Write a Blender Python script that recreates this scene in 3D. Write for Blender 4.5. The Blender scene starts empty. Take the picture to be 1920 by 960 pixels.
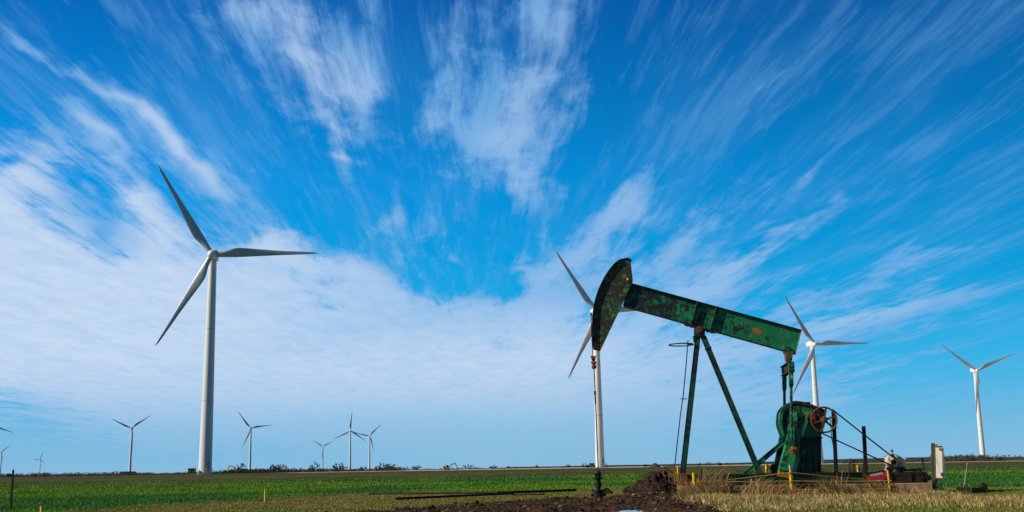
import bpy, bmesh, math, random
import numpy as np
from mathutils import Vector, Matrix
random.seed(7)
R = math.radians
S = bpy.context.scene
COL = S.collection

# ------------------------------------------------------------ camera
F = 2050.0                      # focal length in pixels of the 1920 px wide photograph
PITCH = math.atan(397.0 / F); ROLL = R(0.925); CAMZ = 1.46
r0 = Vector((1, 0, 0)); fw = Vector((0, math.cos(PITCH), math.sin(PITCH))); u0 = Vector((0, -math.sin(PITCH), math.cos(PITCH)))
cr = r0 * math.cos(ROLL) - u0 * math.sin(ROLL); cu = u0 * math.cos(ROLL) + r0 * math.sin(ROLL)
cam = bpy.data.cameras.new('camera'); camo = bpy.data.objects.new('camera', cam); COL.objects.link(camo)
camo.matrix_world = Matrix(((cr.x, cu.x, -fw.x, 0), (cr.y, cu.y, -fw.y, 0), (cr.z, cu.z, -fw.z, CAMZ), (0, 0, 0, 1)))
cam.sensor_width = 36; cam.lens = F / 1920 * 36; cam.clip_start = .5; cam.clip_end = 60000
S.camera = camo
S.render.resolution_x = 1024; S.render.resolution_y = 512

# ------------------------------------------------------------ sun, sky, exposure
SUN_AZ, SUN_EL = -101.0, 30.0    # azimuth measured to the right of the view direction (+Y)
sd = Vector((math.sin(R(SUN_AZ)) * math.cos(R(SUN_EL)), math.cos(R(SUN_AZ)) * math.cos(R(SUN_EL)), math.sin(R(SUN_EL))))
sl = bpy.data.lights.new('sun', 'SUN'); sl.energy = 5.0; sl.angle = R(.53); sl.color = (1, .93, .82)
so = bpy.data.objects.new('sun', sl); COL.objects.link(so); so.rotation_euler = sd.to_track_quat('Z', 'Y').to_euler()
S.view_settings.view_transform = 'Standard'; S.view_settings.look = 'None'; S.view_settings.exposure = 0; S.view_settings.gamma = 1

def ray(px, py):
    return (fw + cr * ((px - 960) / F) - cu * ((py - 480) / F)).normalized()

class NG:
    """tiny helper to write shader maths as expressions"""
    def __init__(s, tree): s.t = tree; s.n = tree.nodes; s.l = tree.links
    def new(s, typ, **kw):
        n = s.n.new(typ)
        for k, v in kw.items(): setattr(n, k, v)
        return n
    def put(s, sock, v):
        if isinstance(v, bpy.types.NodeSocket): s.l.new(v, sock)
        elif v is not None: sock.default_value = v
    def m(s, op, a, b=None, c=None, clamp=False):
        n = s.new('ShaderNodeMath', operation=op); n.use_clamp = clamp
        s.put(n.inputs[0], a); s.put(n.inputs[1], b); s.put(n.inputs[2], c); return n.outputs[0]
    def vm(s, op, a, b=None, out=0):
        n = s.new('ShaderNodeVectorMath', operation=op); s.put(n.inputs[0], a); s.put(n.inputs[1], b); return n.outputs[out]
    def xyz(s, x, y, z=0.0):
        n = s.new('ShaderNodeCombineXYZ'); s.put(n.inputs[0], x); s.put(n.inputs[1], y); s.put(n.inputs[2], z); return n.outputs[0]
    def sep(s, v):
        n = s.new('ShaderNodeSeparateXYZ'); s.put(n.inputs[0], v); return n.outputs
    def noise(s, v, scale, detail=4, rough=.55, dist=0.0, out=0):
        n = s.new('ShaderNodeTexNoise'); s.put(n.inputs['Vector'], v); n.inputs['Scale'].default_value = scale
        n.inputs['Detail'].default_value = detail; n.inputs['Roughness'].default_value = rough; n.inputs['Distortion'].default_value = dist
        return n.outputs[out]
    def mix(s, f, a, b, mode='MIX'):
        n = s.new('ShaderNodeMix', data_type='RGBA', blend_type=mode); s.put(n.inputs[0], f)
        for i, v in ((6, a), (7, b)):
            if isinstance(v, tuple) and len(v) == 3: v = (*v, 1)
            s.put(n.inputs[i], v)
        return n.outputs[2]
    def ss(s, v, lo, hi, a=0.0, b=1.0):
        n = s.new('ShaderNodeMapRange', interpolation_type='SMOOTHSTEP'); s.put(n.inputs[0], v)
        for i, q in enumerate((lo, hi, a, b)): s.put(n.inputs[i + 1], q)
        return n.outputs[0]
    def lin(s, v, lo, hi, a=0.0, b=1.0):
        n = s.new('ShaderNodeMapRange'); s.put(n.inputs[0], v)
        for i, q in enumerate((lo, hi, a, b)): s.put(n.inputs[i + 1], q)
        return n.outputs[0]

W = bpy.data.worlds.new('World'); S.world = W; W.use_nodes = True
g = NG(W.node_tree); g.n.clear()
sky = g.new('ShaderNodeTexSky', sky_type='NISHITA'); sky.sun_disc = False
sky.sun_elevation = R(SUN_EL); sky.sun_rotation = R(SUN_AZ); sky.air_density = 1.0; sky.dust_density = .3; sky.ozone_density = 3.0
tc = g.new('ShaderNodeTexCoord').outputs['Generated']
dx, dy, dz = g.sep(tc)
AZ0 = R(-2.5)
zc = g.m('ADD', g.m('MAXIMUM', dz, 0.0), .012)
uu = g.m('DIVIDE', g.m('SUBTRACT', g.m('MULTIPLY', dx, math.cos(AZ0)), g.m('MULTIPLY', dy, math.sin(AZ0))), zc)
vv = g.m('DIVIDE', g.m('ADD', g.m('MULTIPLY', dx, math.sin(AZ0)), g.m('MULTIPLY', dy, math.cos(AZ0))), zc)
ay = g.m('MAXIMUM', g.m('ABSOLUTE', dy), .05)
tx = g.m('DIVIDE', dx, ay); tz = g.m('DIVIDE', dz, ay)
# slow warp, so that cloud edges wander
w0 = g.noise(g.xyz(g.m('MULTIPLY', uu, 1.0), g.m('MULTIPLY', vv, .5)), 1.6, 3, .5, 0, 1)
w0 = g.vm('SUBTRACT', w0, (.5, .5, .5))
P = g.vm('ADD', g.xyz(uu, vv), g.vm('MULTIPLY', w0, (.10, .9, 0)))
n1 = g.noise(g.vm('MULTIPLY', P, (3.0, .50, 1)), 1.0, 8, .62, .12)
n2 = g.noise(g.vm('MULTIPLY', P, (22, 1.5, 1)), 1.0, 7, .68, .12)
n3 = g.noise(g.vm('MULTIPLY', P, (7, 2.6, 1)), 1.0, 8, .66, .3)
# where the big cloud banks stand in this sky: (x, y, radius x, radius y, tilt, amount)
BANKS = [
 (-60, 440, 190, 180, 0, .85), (60, 560, 300, 130, 10, .8), (330, 580, 230, 120, 12, .75), (300, 710, 460, 100, 4, .85), (640, 640, 240, 110, 20, .85), (60, 290, 100, 90, 35, .45), (330, 430, 130, 60, 30, .35), (750, 780, 500, 60, 2, .6),
 (520, 470, 60, 64, 40, .6), (700, 530, 100, 46, 32, .5), (760, 480, 60, 30, 40, .25), (890, 570, 70, 24, 0, .3), (930, 730, 280, 110, 8, .7), (1190, 760, 320, 90, 0, .5), (850, 610, 110, 50, 20, .5), (250, 370, 130, 44, 40, .4), (610, 500, 70, 44, 45, .45), (940, 610, 90, 30, -5, .3),
 (440, 20, 150, 70, -10, .42), (570, 60, 120, 140, -28, .44), (640, 180, 84, 150, -24, .52), (520, 190, 60, 100, -40, .22), (655, 290, 30, 70, -15, .45), (700, 150, 50, 120, 0, .28),
 (840, 120, 50, 150, 8, .45), (800, 230, 46, 60, 20, .35), (930, 270, 90, 110, 30, .60), (990, 170, 80, 120, 24, .55), (1060, 220, 50, 120, 26, .45), (960, 350, 40, 50, 10, .35), (1010, 380, 50, 70, 30, .5), (870, 30, 60, 70, 0, .3),
 (1040, 40, 80, 100, 8, .55), (180, 165, 260, 15, 37, .36), (330, 290, 190, 40, 42, .34), (410, 330, 120, 26, 46, .28), (505, 335, 50, 24, 50, .48), (240, 330, 130, 30, 40, .25), (60, 60, 90, 12, 40, .3), (270, 210, 150, 18, 42, .26), (130, 200, 120, 18, 38, .28), (200, 260, 120, 20, 40, .3),
 (1110, 440, 170, 34, -42, .62), (1200, 400, 110, 26, -52, .5), (1290, 430, 210, 40, -40, .6), (1180, 350, 70, 26, -50, .45), (1080, 540, 170, 64, -25, .55), (1300, 530, 230, 50, -28, .55), (1440, 470, 260, 34, -30, .55), (1640, 515, 290, 28, -17, .5), (1720, 575, 230, 20, -12, .42),
 (1500, 640, 340, 44, -10, .55), (1600, 700, 230, 30, -6, .5), (1330, 620, 250, 70, -10, .48), (1000, 620, 120, 50, 0, .45), (1400, 770, 320, 40, -3, .3), (810, 440, 60, 40, 30, .58), (745, 395, 24, 36, 10, .55), (980, 495, 45, 20, 10, .52), (835, 485, 24, 20, 0, .4), (500, 820, 800, 36, 2, .3), (1520, 320, 90, 14, -35, .46), (1480, 360, 60, 12, -35, .3), (1570, 740, 200, 12, -4, .3), (1850, 520, 140, 8, -12, .35), (1740, 430, 110, 8, -25, .3),
 (1700, 90, 160, 14, -38, .16), (1800, 300, 220, 14, -28, .16), (1600, 240, 260, 14, -33, .14), (1350, 180, 160, 14, -48, .14),
 (880, 480, 90, 60, 0, -.25), (740, 330, 40, 60, 55, -.35), (570, 380, 36, 130, -42, -.35), (330, 120, 220, 40, 45, -.25), (940, 655, 60, 14, 0, -.5), (775, 530, 30, 44, 10, -.35), (20, 295, 26, 14, 0, -.4), (190, 400, 24, 60, 0, -.2), (750, 60, 16, 120, 0, -.2),
 (1650, 160, 420, 220, -30, -.22), (1820, 780, 220, 90, 0, -.6), (40, 140, 130, 28, 38, -.3), (1210, 180, 80, 140, 0, -.18), (1900, 400, 160, 100, 0, -.2), (330, 350, 60, 16, 40, -.2), (600, 585, 60, 14, 10, -.18), (1215, 480, 26, 60, 30, -.2), (1400, 590, 200, 16, -18, -.25),
]
cov = None
base_vec = g.xyz(tx, tz)
cw = g.noise(g.xyz(tx, tz), 9.0, 3, .55, 0, 1)
base_vec = g.vm('ADD', base_vec, g.vm('MULTIPLY', g.vm('SUBTRACT', cw, (.5, .5, .5)), (.07, .05, 0)))
for (bx_, by_, rx, ry, rot, amp) in BANKS:
    d = ray(bx_, by_)
    mp = g.new('ShaderNodeMapping', vector_type='TEXTURE'); bv = base_vec
    if cov is not None:                    # chained on the running sum, which keeps the shader's memory small
        ma = g.new('ShaderNodeVectorMath', operation='MULTIPLY_ADD'); g.put(ma.inputs[0], cov); ma.inputs[1].default_value = (1e-7, 1e-7, 0); g.put(ma.inputs[2], base_vec); bv = ma.outputs[0]
    g.put(mp.inputs['Vector'], bv)
    mp.inputs['Location'].default_value = (d.x / d.y, d.z / d.y, 0); mp.inputs['Rotation'].default_value = (0, 0, R(-rot)); mp.inputs['Scale'].default_value = (rx / F, ry / F, 1)
    q = g.vm('DOT_PRODUCT', mp.outputs[0], mp.outputs[0], 1)
    e = g.m('MULTIPLY', g.m('POWER', 2.718, g.m('MULTIPLY', q, -1.0)), amp)
    cov = e if cov is None else g.m('ADD', cov, e)
cov = g.m('MINIMUM', g.m('MULTIPLY', cov, .96), 1.0)
s1 = g.m('ADD', g.m('MULTIPLY', g.m('SUBTRACT', n1, .5), 1.9), g.m('MULTIPLY', g.m('SUBTRACT', n2, .5), 1.0))
s1 = g.m('ADD', s1, g.m('MULTIPLY', g.m('SUBTRACT', n3, .5), 1.25))
body = g.m('MAXIMUM', g.ss(tx, .06, -.36), g.m('MULTIPLY', g.ss(tx, .26, .0), g.ss(tz, .17, .08)))
body = g.m('MULTIPLY', body, 1.0)              # the thick smooth bank stands to the left
s1 = g.m('MULTIPLY', s1, g.lin(g.m('MULTIPLY', g.ss(cov, .62, 1.0), body), 0, 1, 1.12, .55))
cov = g.m('MULTIPLY', cov, g.ss(dy, .0, .3))
dens = g.ss(g.m('ADD', cov, s1), .10, .84)
veil = g.m('ADD', g.m('MULTIPLY', g.ss(g.m('ADD', n1, g.m('MULTIPLY', g.m('SUBTRACT', n2, .5), 1.9)), .42, .80), .22), g.m('MULTIPLY', g.ss(n1, .40, .62), .10))
dens = g.m('MAXIMUM', dens, veil)
dens = g.m('MULTIPLY', dens, g.ss(dz, .0, .07, .35, 1.0))
# clear air: the physical sky, deepened to the saturated blue of this dry winter day by height above the horizon
lum = g.new('ShaderNodeRGBToBW'); g.put(lum.inputs[0], sky.outputs[0])
ramp = g.new('ShaderNodeValToRGB'); g.put(ramp.inputs[0], g.m('POWER', g.m('MAXIMUM', dz, 0.0), .5))
el = ramp.color_ramp.elements
STOPS = [(.0, (2.7, 5.0, 7.2)), (1.5, (1.8, 4.9, 7.4)), (5.0, (.30, 4.5, 8.0)), (9.5, (.0, 3.8, 8.0)), (15.0, (.0, 2.95, 7.7)), (24.0, (.0, 1.25, 4.7)), (34.0, (.03, .55, 2.2)), (90.0, (.03, .30, 1.1))]  # highest stops, above the frame, kept dim to lower the fill light
while len(el) < len(STOPS): el.new(.5)
for e_, (deg, c_) in zip(el, STOPS):
    e_.position = math.sin(R(deg)) ** .5; e_.color = (c_[0] / 10, c_[1] / 10, c_[2] / 10, 1)
rampc = g.vm('MULTIPLY', ramp.outputs[0], (10, 10, 10))
side = g.m('ADD', 1.0, g.m('MULTIPLY', g.m('MULTIPLY', g.ss(tx, -.5, .6, 0, 1), -.30), g.ss(tz, .05, .35, 0, 1)))  # deeper blue higher up, away from the bright cloud bank
side = g.m('MULTIPLY', side, g.ss(dy, -.35, .25, .5, 1.0))      # unseen sky behind the camera dimmed to cut fill light and deepen shadows
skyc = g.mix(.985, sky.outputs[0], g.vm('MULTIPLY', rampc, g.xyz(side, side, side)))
cloudc = g.mix(g.m('MULTIPLY', g.ss(cov, .30, .95), g.lin(body, 0, 1, .42, 1.0)), (1.7, 4.3, 7.9), (5.9, 7.1, 8.9))
cloudc = g.mix(g.ss(tz, .01, .12, 1, 0), cloudc, (3.2, 5.3, 7.7))
inner = g.m('MULTIPLY', g.ss(g.m('ADD', g.m('MULTIPLY', n3, .6), g.m('MULTIPLY', n1, .4)), .36, .60, .76, .97), g.lin(body, 0, 1, .88, 1.0))
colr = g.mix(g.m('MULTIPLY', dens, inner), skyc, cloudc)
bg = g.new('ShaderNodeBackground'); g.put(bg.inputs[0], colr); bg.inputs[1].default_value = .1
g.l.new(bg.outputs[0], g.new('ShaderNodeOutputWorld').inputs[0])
W.cycles.sampling_method = 'MANUAL'; W.cycles.sample_map_resolution = 256

# ------------------------------------------------------------ geometry of the place
def gz(x, y):                    # the terrain: flat around the well, rising very slightly across the field
    t = np.clip((y - 90.0) / 300.0, 0, 1); return .9 * t * t * (3 - 2 * t)
def ground_at(px, py):           # where the sight line of a photo pixel meets the level ground
    d = ray(px, py); t = -CAMZ / d.z; return Vector((d.x * t, d.y * t, 0))
def at_dist(px, py, D):          # a point on that sight line, D metres out along +Y
    d = ray(px, py); t = D / d.y; return Vector((d.x * t, D, CAMZ + d.z * t))

PHI = R(6.0)                     # pumping unit turned slightly
ax = Vector((math.cos(PHI), -math.sin(PHI), 0)); bxn = Vector((math.sin(PHI), math.cos(PHI), 0))
O0 = at_dist(1123, 800, 52.0); O0.z = 0
def _hit(px, py, w, org):
    d = ray(px, py); cpos = Vector((0, 0, CAMZ)); t = ((org - cpos).dot(bxn) + w) / d.dot(bxn); return cpos + d * t
_p = _hit(1311, 800, 0, O0); PO = Vector((_p.x, _p.y, 0))
def LP(px, py, w=0.0):           # photo pixel -> local (x, y, z) in the pumping unit's frame on the plane y = w
    p = _hit(px, py, w, PO); q = p - PO; return Vector((q.dot(ax), w, q.z))

# ------------------------------------------------------------ object helpers
def tag(o, label=None, cat=None, group=None, kind=None):
    if label: o['label'] = label
    if cat: o['category'] = cat
    if group: o['group'] = group
    if kind: o['kind'] = kind
    return o
def thing(name, label, cat, loc=(0, 0, 0), rz=0, group=None):
    o = bpy.data.objects.new(name, None); COL.objects.link(o); o.location = loc; o.rotation_euler = (0, 0, rz); o.empty_display_size = .3
    return tag(o, label, cat, group)

class MB:
    def __init__(s): s.bm = bmesh.new()
    def _add(s, vs, fs):
        v = [s.bm.verts.new(p) for p in vs]
        for f in fs:
            try: s.bm.faces.new([v[i] for i in f])
            except ValueError: pass
        return s
    def box(s, c, size, rot=None):
        c = Vector(c); h = Vector(size) / 2; M = rot or Matrix.Identity(3)
        vs = [c + M @ Vector((i * h.x, j * h.y, k * h.z)) for i in (-1, 1) for j in (-1, 1) for k in (-1, 1)]
        return s._add(vs, [(0, 1, 3, 2), (4, 6, 7, 5), (0, 4, 5, 1), (2, 3, 7, 6), (0, 2, 6, 4), (1, 5, 7, 3)])
    def bar(s, p, q, w, h, up=(0, 1, 0)):           # rectangular bar, w across, h along 'up'
        p, q = Vector(p), Vector(q); d = (q - p); L = d.length; d.normalize(); up = Vector(up)
        side = d.cross(up); side.normalize(); up2 = side.cross(d); M = Matrix((side, up2, d)).transposed()
        return s.box((p + q) / 2, (w, h, L), M)
    def ibar(s, p, q, depth, fl, up, t=.03):        # I section, 'up' = direction across the web
        p, q = Vector(p), Vector(q); d = (q - p).normalized(); up = Vector(up); side = d.cross(up).normalized(); up2 = side.cross(d).normalized()
        s.bar(p, q, t, depth - 2 * t - .002, up2)
        for k in (-1, 1):
            o = up2 * (k * (depth / 2 - t / 2)); s.bar(p + o, q + o, fl, t, up2)
        return s
    def tube(s, p, q, r1, r2=None, n=12, caps=True):
        p, q = Vector(p), Vector(q); r2 = r1 if r2 is None else r2; d = (q - p).normalized()
        a = d.orthogonal().normalized(); b = d.cross(a)
        vs = [o + (a * math.cos(2 * math.pi * i / n) + b * math.sin(2 * math.pi * i / n)) * r for o, r in ((p, r1), (q, r2)) for i in range(n)]
        fs = [(i, (i + 1) % n, n + (i + 1) % n, n + i) for i in range(n)]
        if caps: fs += [tuple(range(n))[::-1], tuple(range(n, 2 * n))]
        return s._add(vs, fs)
    def path(s, pts, r, n=6):
        pts = [Vector(p) for p in pts]; rings = []
        prev = None
        for i, p in enumerate(pts):
            d = (pts[min(i + 1, len(pts) - 1)] - pts[max(i - 1, 0)]).normalized()
            a = (prev - d * prev.dot(d)).normalized() if prev is not None else d.orthogonal().normalized()
            prev = a; b = d.cross(a); rr = r[i] if isinstance(r, (list, tuple)) else r
            rings.append([s.bm.verts.new(p + (a * math.cos(2 * math.pi * k / n) + b * math.sin(2 * math.pi * k / n)) * rr) for k in range(n)])
        for A, B in zip(rings, rings[1:]):
            for k in range(n): s.bm.faces.new((A[k], A[(k + 1) % n], B[(k + 1) % n], B[k]))
        s.bm.faces.new(rings[0][::-1]); s.bm.faces.new(rings[-1]); return s
    def prism(s, poly, y0, y1):                     # polygon of (x, z) extruded along y
        n = len(poly); vs = [Vector((p[0], y0, p[1])) for p in poly] + [Vector((p[0], y1, p[1])) for p in poly]
        return s._add(vs, [tuple(range(n)), tuple(range(n, 2 * n))[::-1]] + [(i, n + i, n + (i + 1) % n, (i + 1) % n) for i in range(n)])
    def lathe(s, c, prof, axis='Z', n=20):          # prof: (height, radius)
        c = Vector(c); E = {'Z': (Vector((1, 0, 0)), Vector((0, 1, 0)), Vector((0, 0, 1))), 'Y': (Vector((1, 0, 0)), Vector((0, 0, 1)), Vector((0, -1, 0))), 'X': (Vector((0, 1, 0)), Vector((0, 0, 1)), Vector((1, 0, 0)))}[axis]
        rings = [[s.bm.verts.new(c + E[2] * h + (E[0] * math.cos(2 * math.pi * k / n) + E[1] * math.sin(2 * math.pi * k / n)) * max(r, .0005)) for k in range(n)] for h, r in prof]
        for A, B in zip(rings, rings[1:]):
            for k in range(n): s.bm.faces.new((A[k], A[(k + 1) % n], B[(k + 1) % n], B[k]))
        s.bm.faces.new(rings[0][::-1]); s.bm.faces.new(rings[-1]); return s
    def torus(s, c, R_, r, axis='Y', n=40, m=8, sq=1.0):
        c = Vector(c); vs = []; fs = []
        for i in range(n):
            a = 2 * math.pi * i / n
            for j in range(m):
                b = 2 * math.pi * j / m; rr = R_ + r * math.cos(b); h = r * sq * math.sin(b)
                vs.append(c + (Vector((rr * math.cos(a), h, rr * math.sin(a))) if axis == 'Y' else Vector((rr * math.cos(a), rr * math.sin(a), h))))
                fs.append((i * m + j, ((i + 1) % n) * m + j, ((i + 1) % n) * m + (j + 1) % m, i * m + (j + 1) % m))
        return s._add(vs, fs)
    def build(s, name, mat, parent=None, smooth=False, label=None, bevel=0):
        bmesh.ops.recalc_face_normals(s.bm, faces=s.bm.faces)
        if bevel: bmesh.ops.bevel(s.bm, geom=[e for e in s.bm.edges if len(e.link_faces) == 2 and e.calc_face_angle(0) > .6], offset=bevel, segments=2, affect='EDGES', profile=.6)
        me = bpy.data.meshes.new(name); s.bm.to_mesh(me); s.bm.free(); me.materials.append(mat)
        if smooth:
            me.shade_smooth(); me.set_sharp_from_angle(angle=R(40))
        o = bpy.data.objects.new(name, me); COL.objects.link(o); o.parent = parent
        if label: o['label'] = label
        return o
def copy_tree(o, parent=None):
    c = o.copy(); COL.objects.link(c); c.parent = parent
    for ch in list(o.children): copy_tree(ch, c)
    return c

def raw_mesh(name, verts, tris, mat, tint=None, smooth=False):
    me = bpy.data.meshes.new(name); nv, nt = len(verts), len(tris); k = tris.shape[1]
    me.vertices.add(nv); me.vertices.foreach_set('co', np.asarray(verts, np.float32).ravel())
    me.loops.add(nt * k); me.loops.foreach_set('vertex_index', np.asarray(tris, np.int32).ravel())
    me.polygons.add(nt); me.polygons.foreach_set('loop_start', np.arange(0, nt * k, k, dtype=np.int32))
    me.update(calc_edges=True); me.validate()
    if tint is not None:
        a = me.attributes.new('tint', 'FLOAT_COLOR', 'POINT'); c = np.ones((nv, 4), np.float32); c[:, :tint.shape[1]] = tint; a.data.foreach_set('color', c.ravel())
    me.materials.append(mat)
    if smooth: me.shade_smooth()
    o = bpy.data.objects.new(name, me); COL.objects.link(o); return o

# ------------------------------------------------------------ materials
def newmat(name, rough=.6, metal=0.0, spec=.4):
    m = bpy.data.materials.new(name); m.use_nodes = True; q = NG(m.node_tree); b = q.n['Principled BSDF']
    b.inputs['Roughness'].default_value = rough; b.inputs['Metallic'].default_value = metal; b.inputs['Specular IOR Level'].default_value = spec
    return m, q, b
def bump(q, b, h, strength=.4, dist=.02):
    n = q.new('ShaderNodeBump'); n.inputs['Strength'].default_value = strength; n.inputs['Distance'].default_value = dist; q.put(n.inputs['Height'], h); q.l.new(n.outputs[0], b.inputs['Normal'])
def paint(name, layers, rough=.6, metal=0, scale=1.0, spec=.4, bumps=.25):
    """layers: first colour is the base, then (colour, noise scale, low, high, stretch vector)"""
    m, q, b = newmat(name, rough, metal, spec)
    tcn = q.new('ShaderNodeTexCoord').outputs['Object']
    oi = q.new('ShaderNodeObjectInfo').outputs['Random']
    tcn = q.vm('ADD', tcn, q.xyz(q.m('MULTIPLY', oi, 17.0), q.m('MULTIPLY', oi, 9.0), 0.0))
    c = layers[0] + (1,) if len(layers[0]) == 3 else layers[0]
    for (colr_, sc, lo, hi, st) in layers[1:]:
        v = q.vm('ADD', q.vm('MULTIPLY', tcn, st), (sc * .37, sc * .11, 3.1))
        f = q.ss(q.noise(v, sc * scale, 6, .66, .3), lo, hi)
        c = q.mix(f, c, colr_)
    q.put(b.inputs['Base Color'], c)
    q.put(b.inputs['Roughness'], q.lin(q.noise(tcn, 9, 3), .3, .7, rough - .12, rough + .15))
    if bumps: bump(q, b, q.noise(tcn, 22, 4), bumps, .01)
    return m
U = (1, 1, 1)
M = {}
M['green'] = paint('green_paint', [(.008, .19, .07), ((.07, .33, .06), 1.4, .5, .66, U), ((.010, .012, .012), 1.1, .46, .56, (1, 1, .8)), ((.22, .27, .04), 2.3, .60, .72, U), ((.008, .010, .010), 7.0, .52, .64, U), ((.34, .14, .02), 1.9, .69, .76, U)], .5, 0)
M['green_dark'] = paint('grimy_green_paint', [(.005, .060, .032), ((.009, .010, .010), 1.3, .45, .60, U), ((.02, .12, .04), 3.0, .60, .72, U), ((.08, .035, .015), 5.0, .64, .75, U)], .5, 0)
M['head'] = paint('horsehead_paint', [(.016, .030, .022), ((.03, .30, .07), 2.4, .48, .60, (1, 1, .6)), ((.008, .009, .009), 4.0, .52, .64, U), ((.17, .08, .025), 8.0, .57, .68, U), ((.26, .34, .04), 6.0, .60, .70, U)], .5, 0)
M['green_bright'] = paint('bright_green_paint', [(.010, .20, .075), ((.004, .06, .032), 1.7, .45, .56, U), ((.010, .012, .011), 3.4, .50, .62, U), ((.24, .22, .03), 5.0, .60, .7, U), ((.10, .04, .015), 9.0, .62, .72, U)], .45, 0)
M['lichen'] = paint('lichen_edge_paint', [(.11, .17, .05), ((.02, .10, .04), 5, .5, .65, U), ((.25, .22, .08), 9, .6, .72, U)], .6)
def beam_paint():
    m, q, b = newmat('worn_beam_paint', .5, 0, .4); o = q.new('ShaderNodeTexCoord').outputs['Object']; x_, y_, z_ = q.sep(o)
    n1_ = q.noise(o, 1.3, 8, .7, .4); n2_ = q.noise(q.vm('ADD', o, (7, 3, 1)), 4.5, 8, .74, .5); n3_ = q.noise(q.vm('MULTIPLY', o, (3, 3, 1.0)), 3.0, 7, .7, .3)
    c_ = q.mix(q.ss(n1_, .42, .62), (.006, .16, .062), (.012, .24, .085))
    c_ = q.mix(q.ss(q.m('ADD', n2_, q.m('MULTIPLY', n1_, .35)), .72, .82), c_, (.15, .24, .05))
    dark = q.m('ADD', q.m('ADD', q.m('MULTIPLY', n2_, .6), q.m('ADD', q.m('MULTIPLY', n3_, .3), q.m('MULTIPLY', q.noise(q.vm('MULTIPLY', o, (.9, 1, 2)), 1.2, 3), .3))), q.lin(x_, -3.5, 4.0, .07, -.06))
    c_ = q.mix(q.ss(dark, .575, .645), c_, (.012, .014, .014))
    c_ = q.mix(q.ss(q.noise(q.vm('ADD', o, (2, 9, 4)), 2.6, 7, .7, .5), .63, .70), c_, (.30, .20, .03))
    c_ = q.mix(q.ss(q.noise(q.vm('ADD', o, (5, 5, 5)), 9, 6, .75), .66, .72), c_, (.10, .04, .018))
    q.put(b.inputs['Base Color'], c_); q.put(b.inputs['Roughness'], q.lin(n2_, .3, .7, .35, .65)); bump(q, b, n2_, .25, .01); return m
def head_paint():
    m, q, b = newmat('worn_horsehead_paint', .55, 0, .35); o = q.new('ShaderNodeTexCoord').outputs['Object']
    n1_ = q.noise(o, 1.2, 8, .72, .4); n2_ = q.noise(q.vm('ADD', o, (7, 3, 1)), 5.5, 9, .78, .5); n3_ = q.noise(q.vm('ADD', o, (1, 3, 8)), 11, 8, .8, .4)
    f = q.m('ADD', q.m('MULTIPLY', n1_, .55), q.m('MULTIPLY', n2_, .55))
    c_ = q.mix(q.ss(f, .555, .63), (.030, .026, .018), (.02, .24, .065)); c_ = q.mix(q.ss(f, .60, .66), c_, (.08, .34, .07))
    c_ = q.mix(q.ss(n3_, .53, .62), c_, (.012, .012, .011)); c_ = q.mix(q.ss(q.m('ADD', n3_, q.m('MULTIPLY', n2_, .4)), .755, .84), c_, (.22, .095, .028))
    q.put(b.inputs['Base Color'], c_); bump(q, b, n2_, .3, .01); return m
M['beam'] = beam_paint(); M['head2'] = head_paint()
M['wheelrust'] = paint('wheel_rust', [(.085, .036, .022), ((.15, .065, .035), 6, .45, .65, U), ((.02, .014, .012), 4, .5, .66, U)], .7)
M['crank'] = paint('worn_crank_paint', [(.014, .25, .09), ((.004, .05, .028), 1.5, .46, .56, U), ((.04, .38, .11), 3.1, .56, .64, U), ((.008, .009, .009), 6, .56, .64, U), ((.20, .09, .02), 7, .62, .7, U)], .45)
M['rust'] = paint('rusty_steel', [(.13, .052, .026), ((.22, .085, .03), 6, .45, .65, U), ((.02, .014, .012), 3, .5, .66, U)], .75, .1)
M['rust_dark'] = paint('dark_rusty_steel', [(.028, .015, .011), ((.07, .028, .014), 5, .5, .68, U), ((.008, .007, .007), 2.5, .5, .62, U)], .7, .15)
M['orange'] = paint('orange_rust', [(.42, .15, .012), ((.22, .09, .015), 9, .45, .6, U), ((.02, .03, .015), 5, .58, .68, U)], .7, 0)
M['pin'] = paint('rusty_gold_pin', [(.42, .20, .02), ((.14, .06, .015), 8, .42, .58, U)], .5)
M['rustgold'] = paint('rust_gold_casting', [(.22, .10, .03), ((.10, .045, .02), 7, .45, .6, U), ((.30, .16, .03), 12, .6, .7, U)], .6, .2)
M['black'] = paint('black_iron', [(.011, .010, .010), ((.03, .016, .012), 6, .5, .7, U)], .5, .2)
M['rubber'] = paint('belt_rubber', [(.010, .010, .010)], .6)
M['steel'] = paint('polished_steel', [(.35, .35, .36)], .35, .7)
M['yellow'] = paint('yellow_paint', [(.72, .43, .01), ((.40, .24, .02), 6, .55, .7, U)], .5)
M['rope'] = paint('yellow_rope', [(.46, .29, .015), ((.35, .22, .02), 3, .5, .7, U)], .8)
M['rope_old'] = paint('weathered_rope', [(.22, .10, .02)], .8)
M['redpipe'] = paint('red_oxide_pipe', [(.52, .085, .04), ((.20, .04, .02), 5, .5, .7, U)], .6)
M['concrete'] = paint('concrete', [(.42, .27, .145), ((.15, .088, .05), 1.5, .45, .7, U), ((.32, .25, .18), 9, .6, .75, U)], .9, 0, 1, .2)
M['motor'] = paint('chalky_white_motor_paint', [(.52, .47, .36), ((.26, .13, .05), 6, .50, .62, U), ((.05, .03, .02), 4, .56, .66, U)], .6)
M['boxwhite'] = paint('weathered_white_enamel', [(.85, .84, .72), ((.62, .58, .42), 2.5, .5, .7, (1, 1, .3)), ((.36, .14, .03), 5, .70, .76, (1, 1, .3))], .5)
M['boxrust'] = paint('streaky_rust', [(.30, .12, .025), ((.12, .045, .02), 8, .45, .6, (1, 1, .4)), ((.45, .38, .22), 5, .62, .70, (1, 1, .3))], .75)
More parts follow.
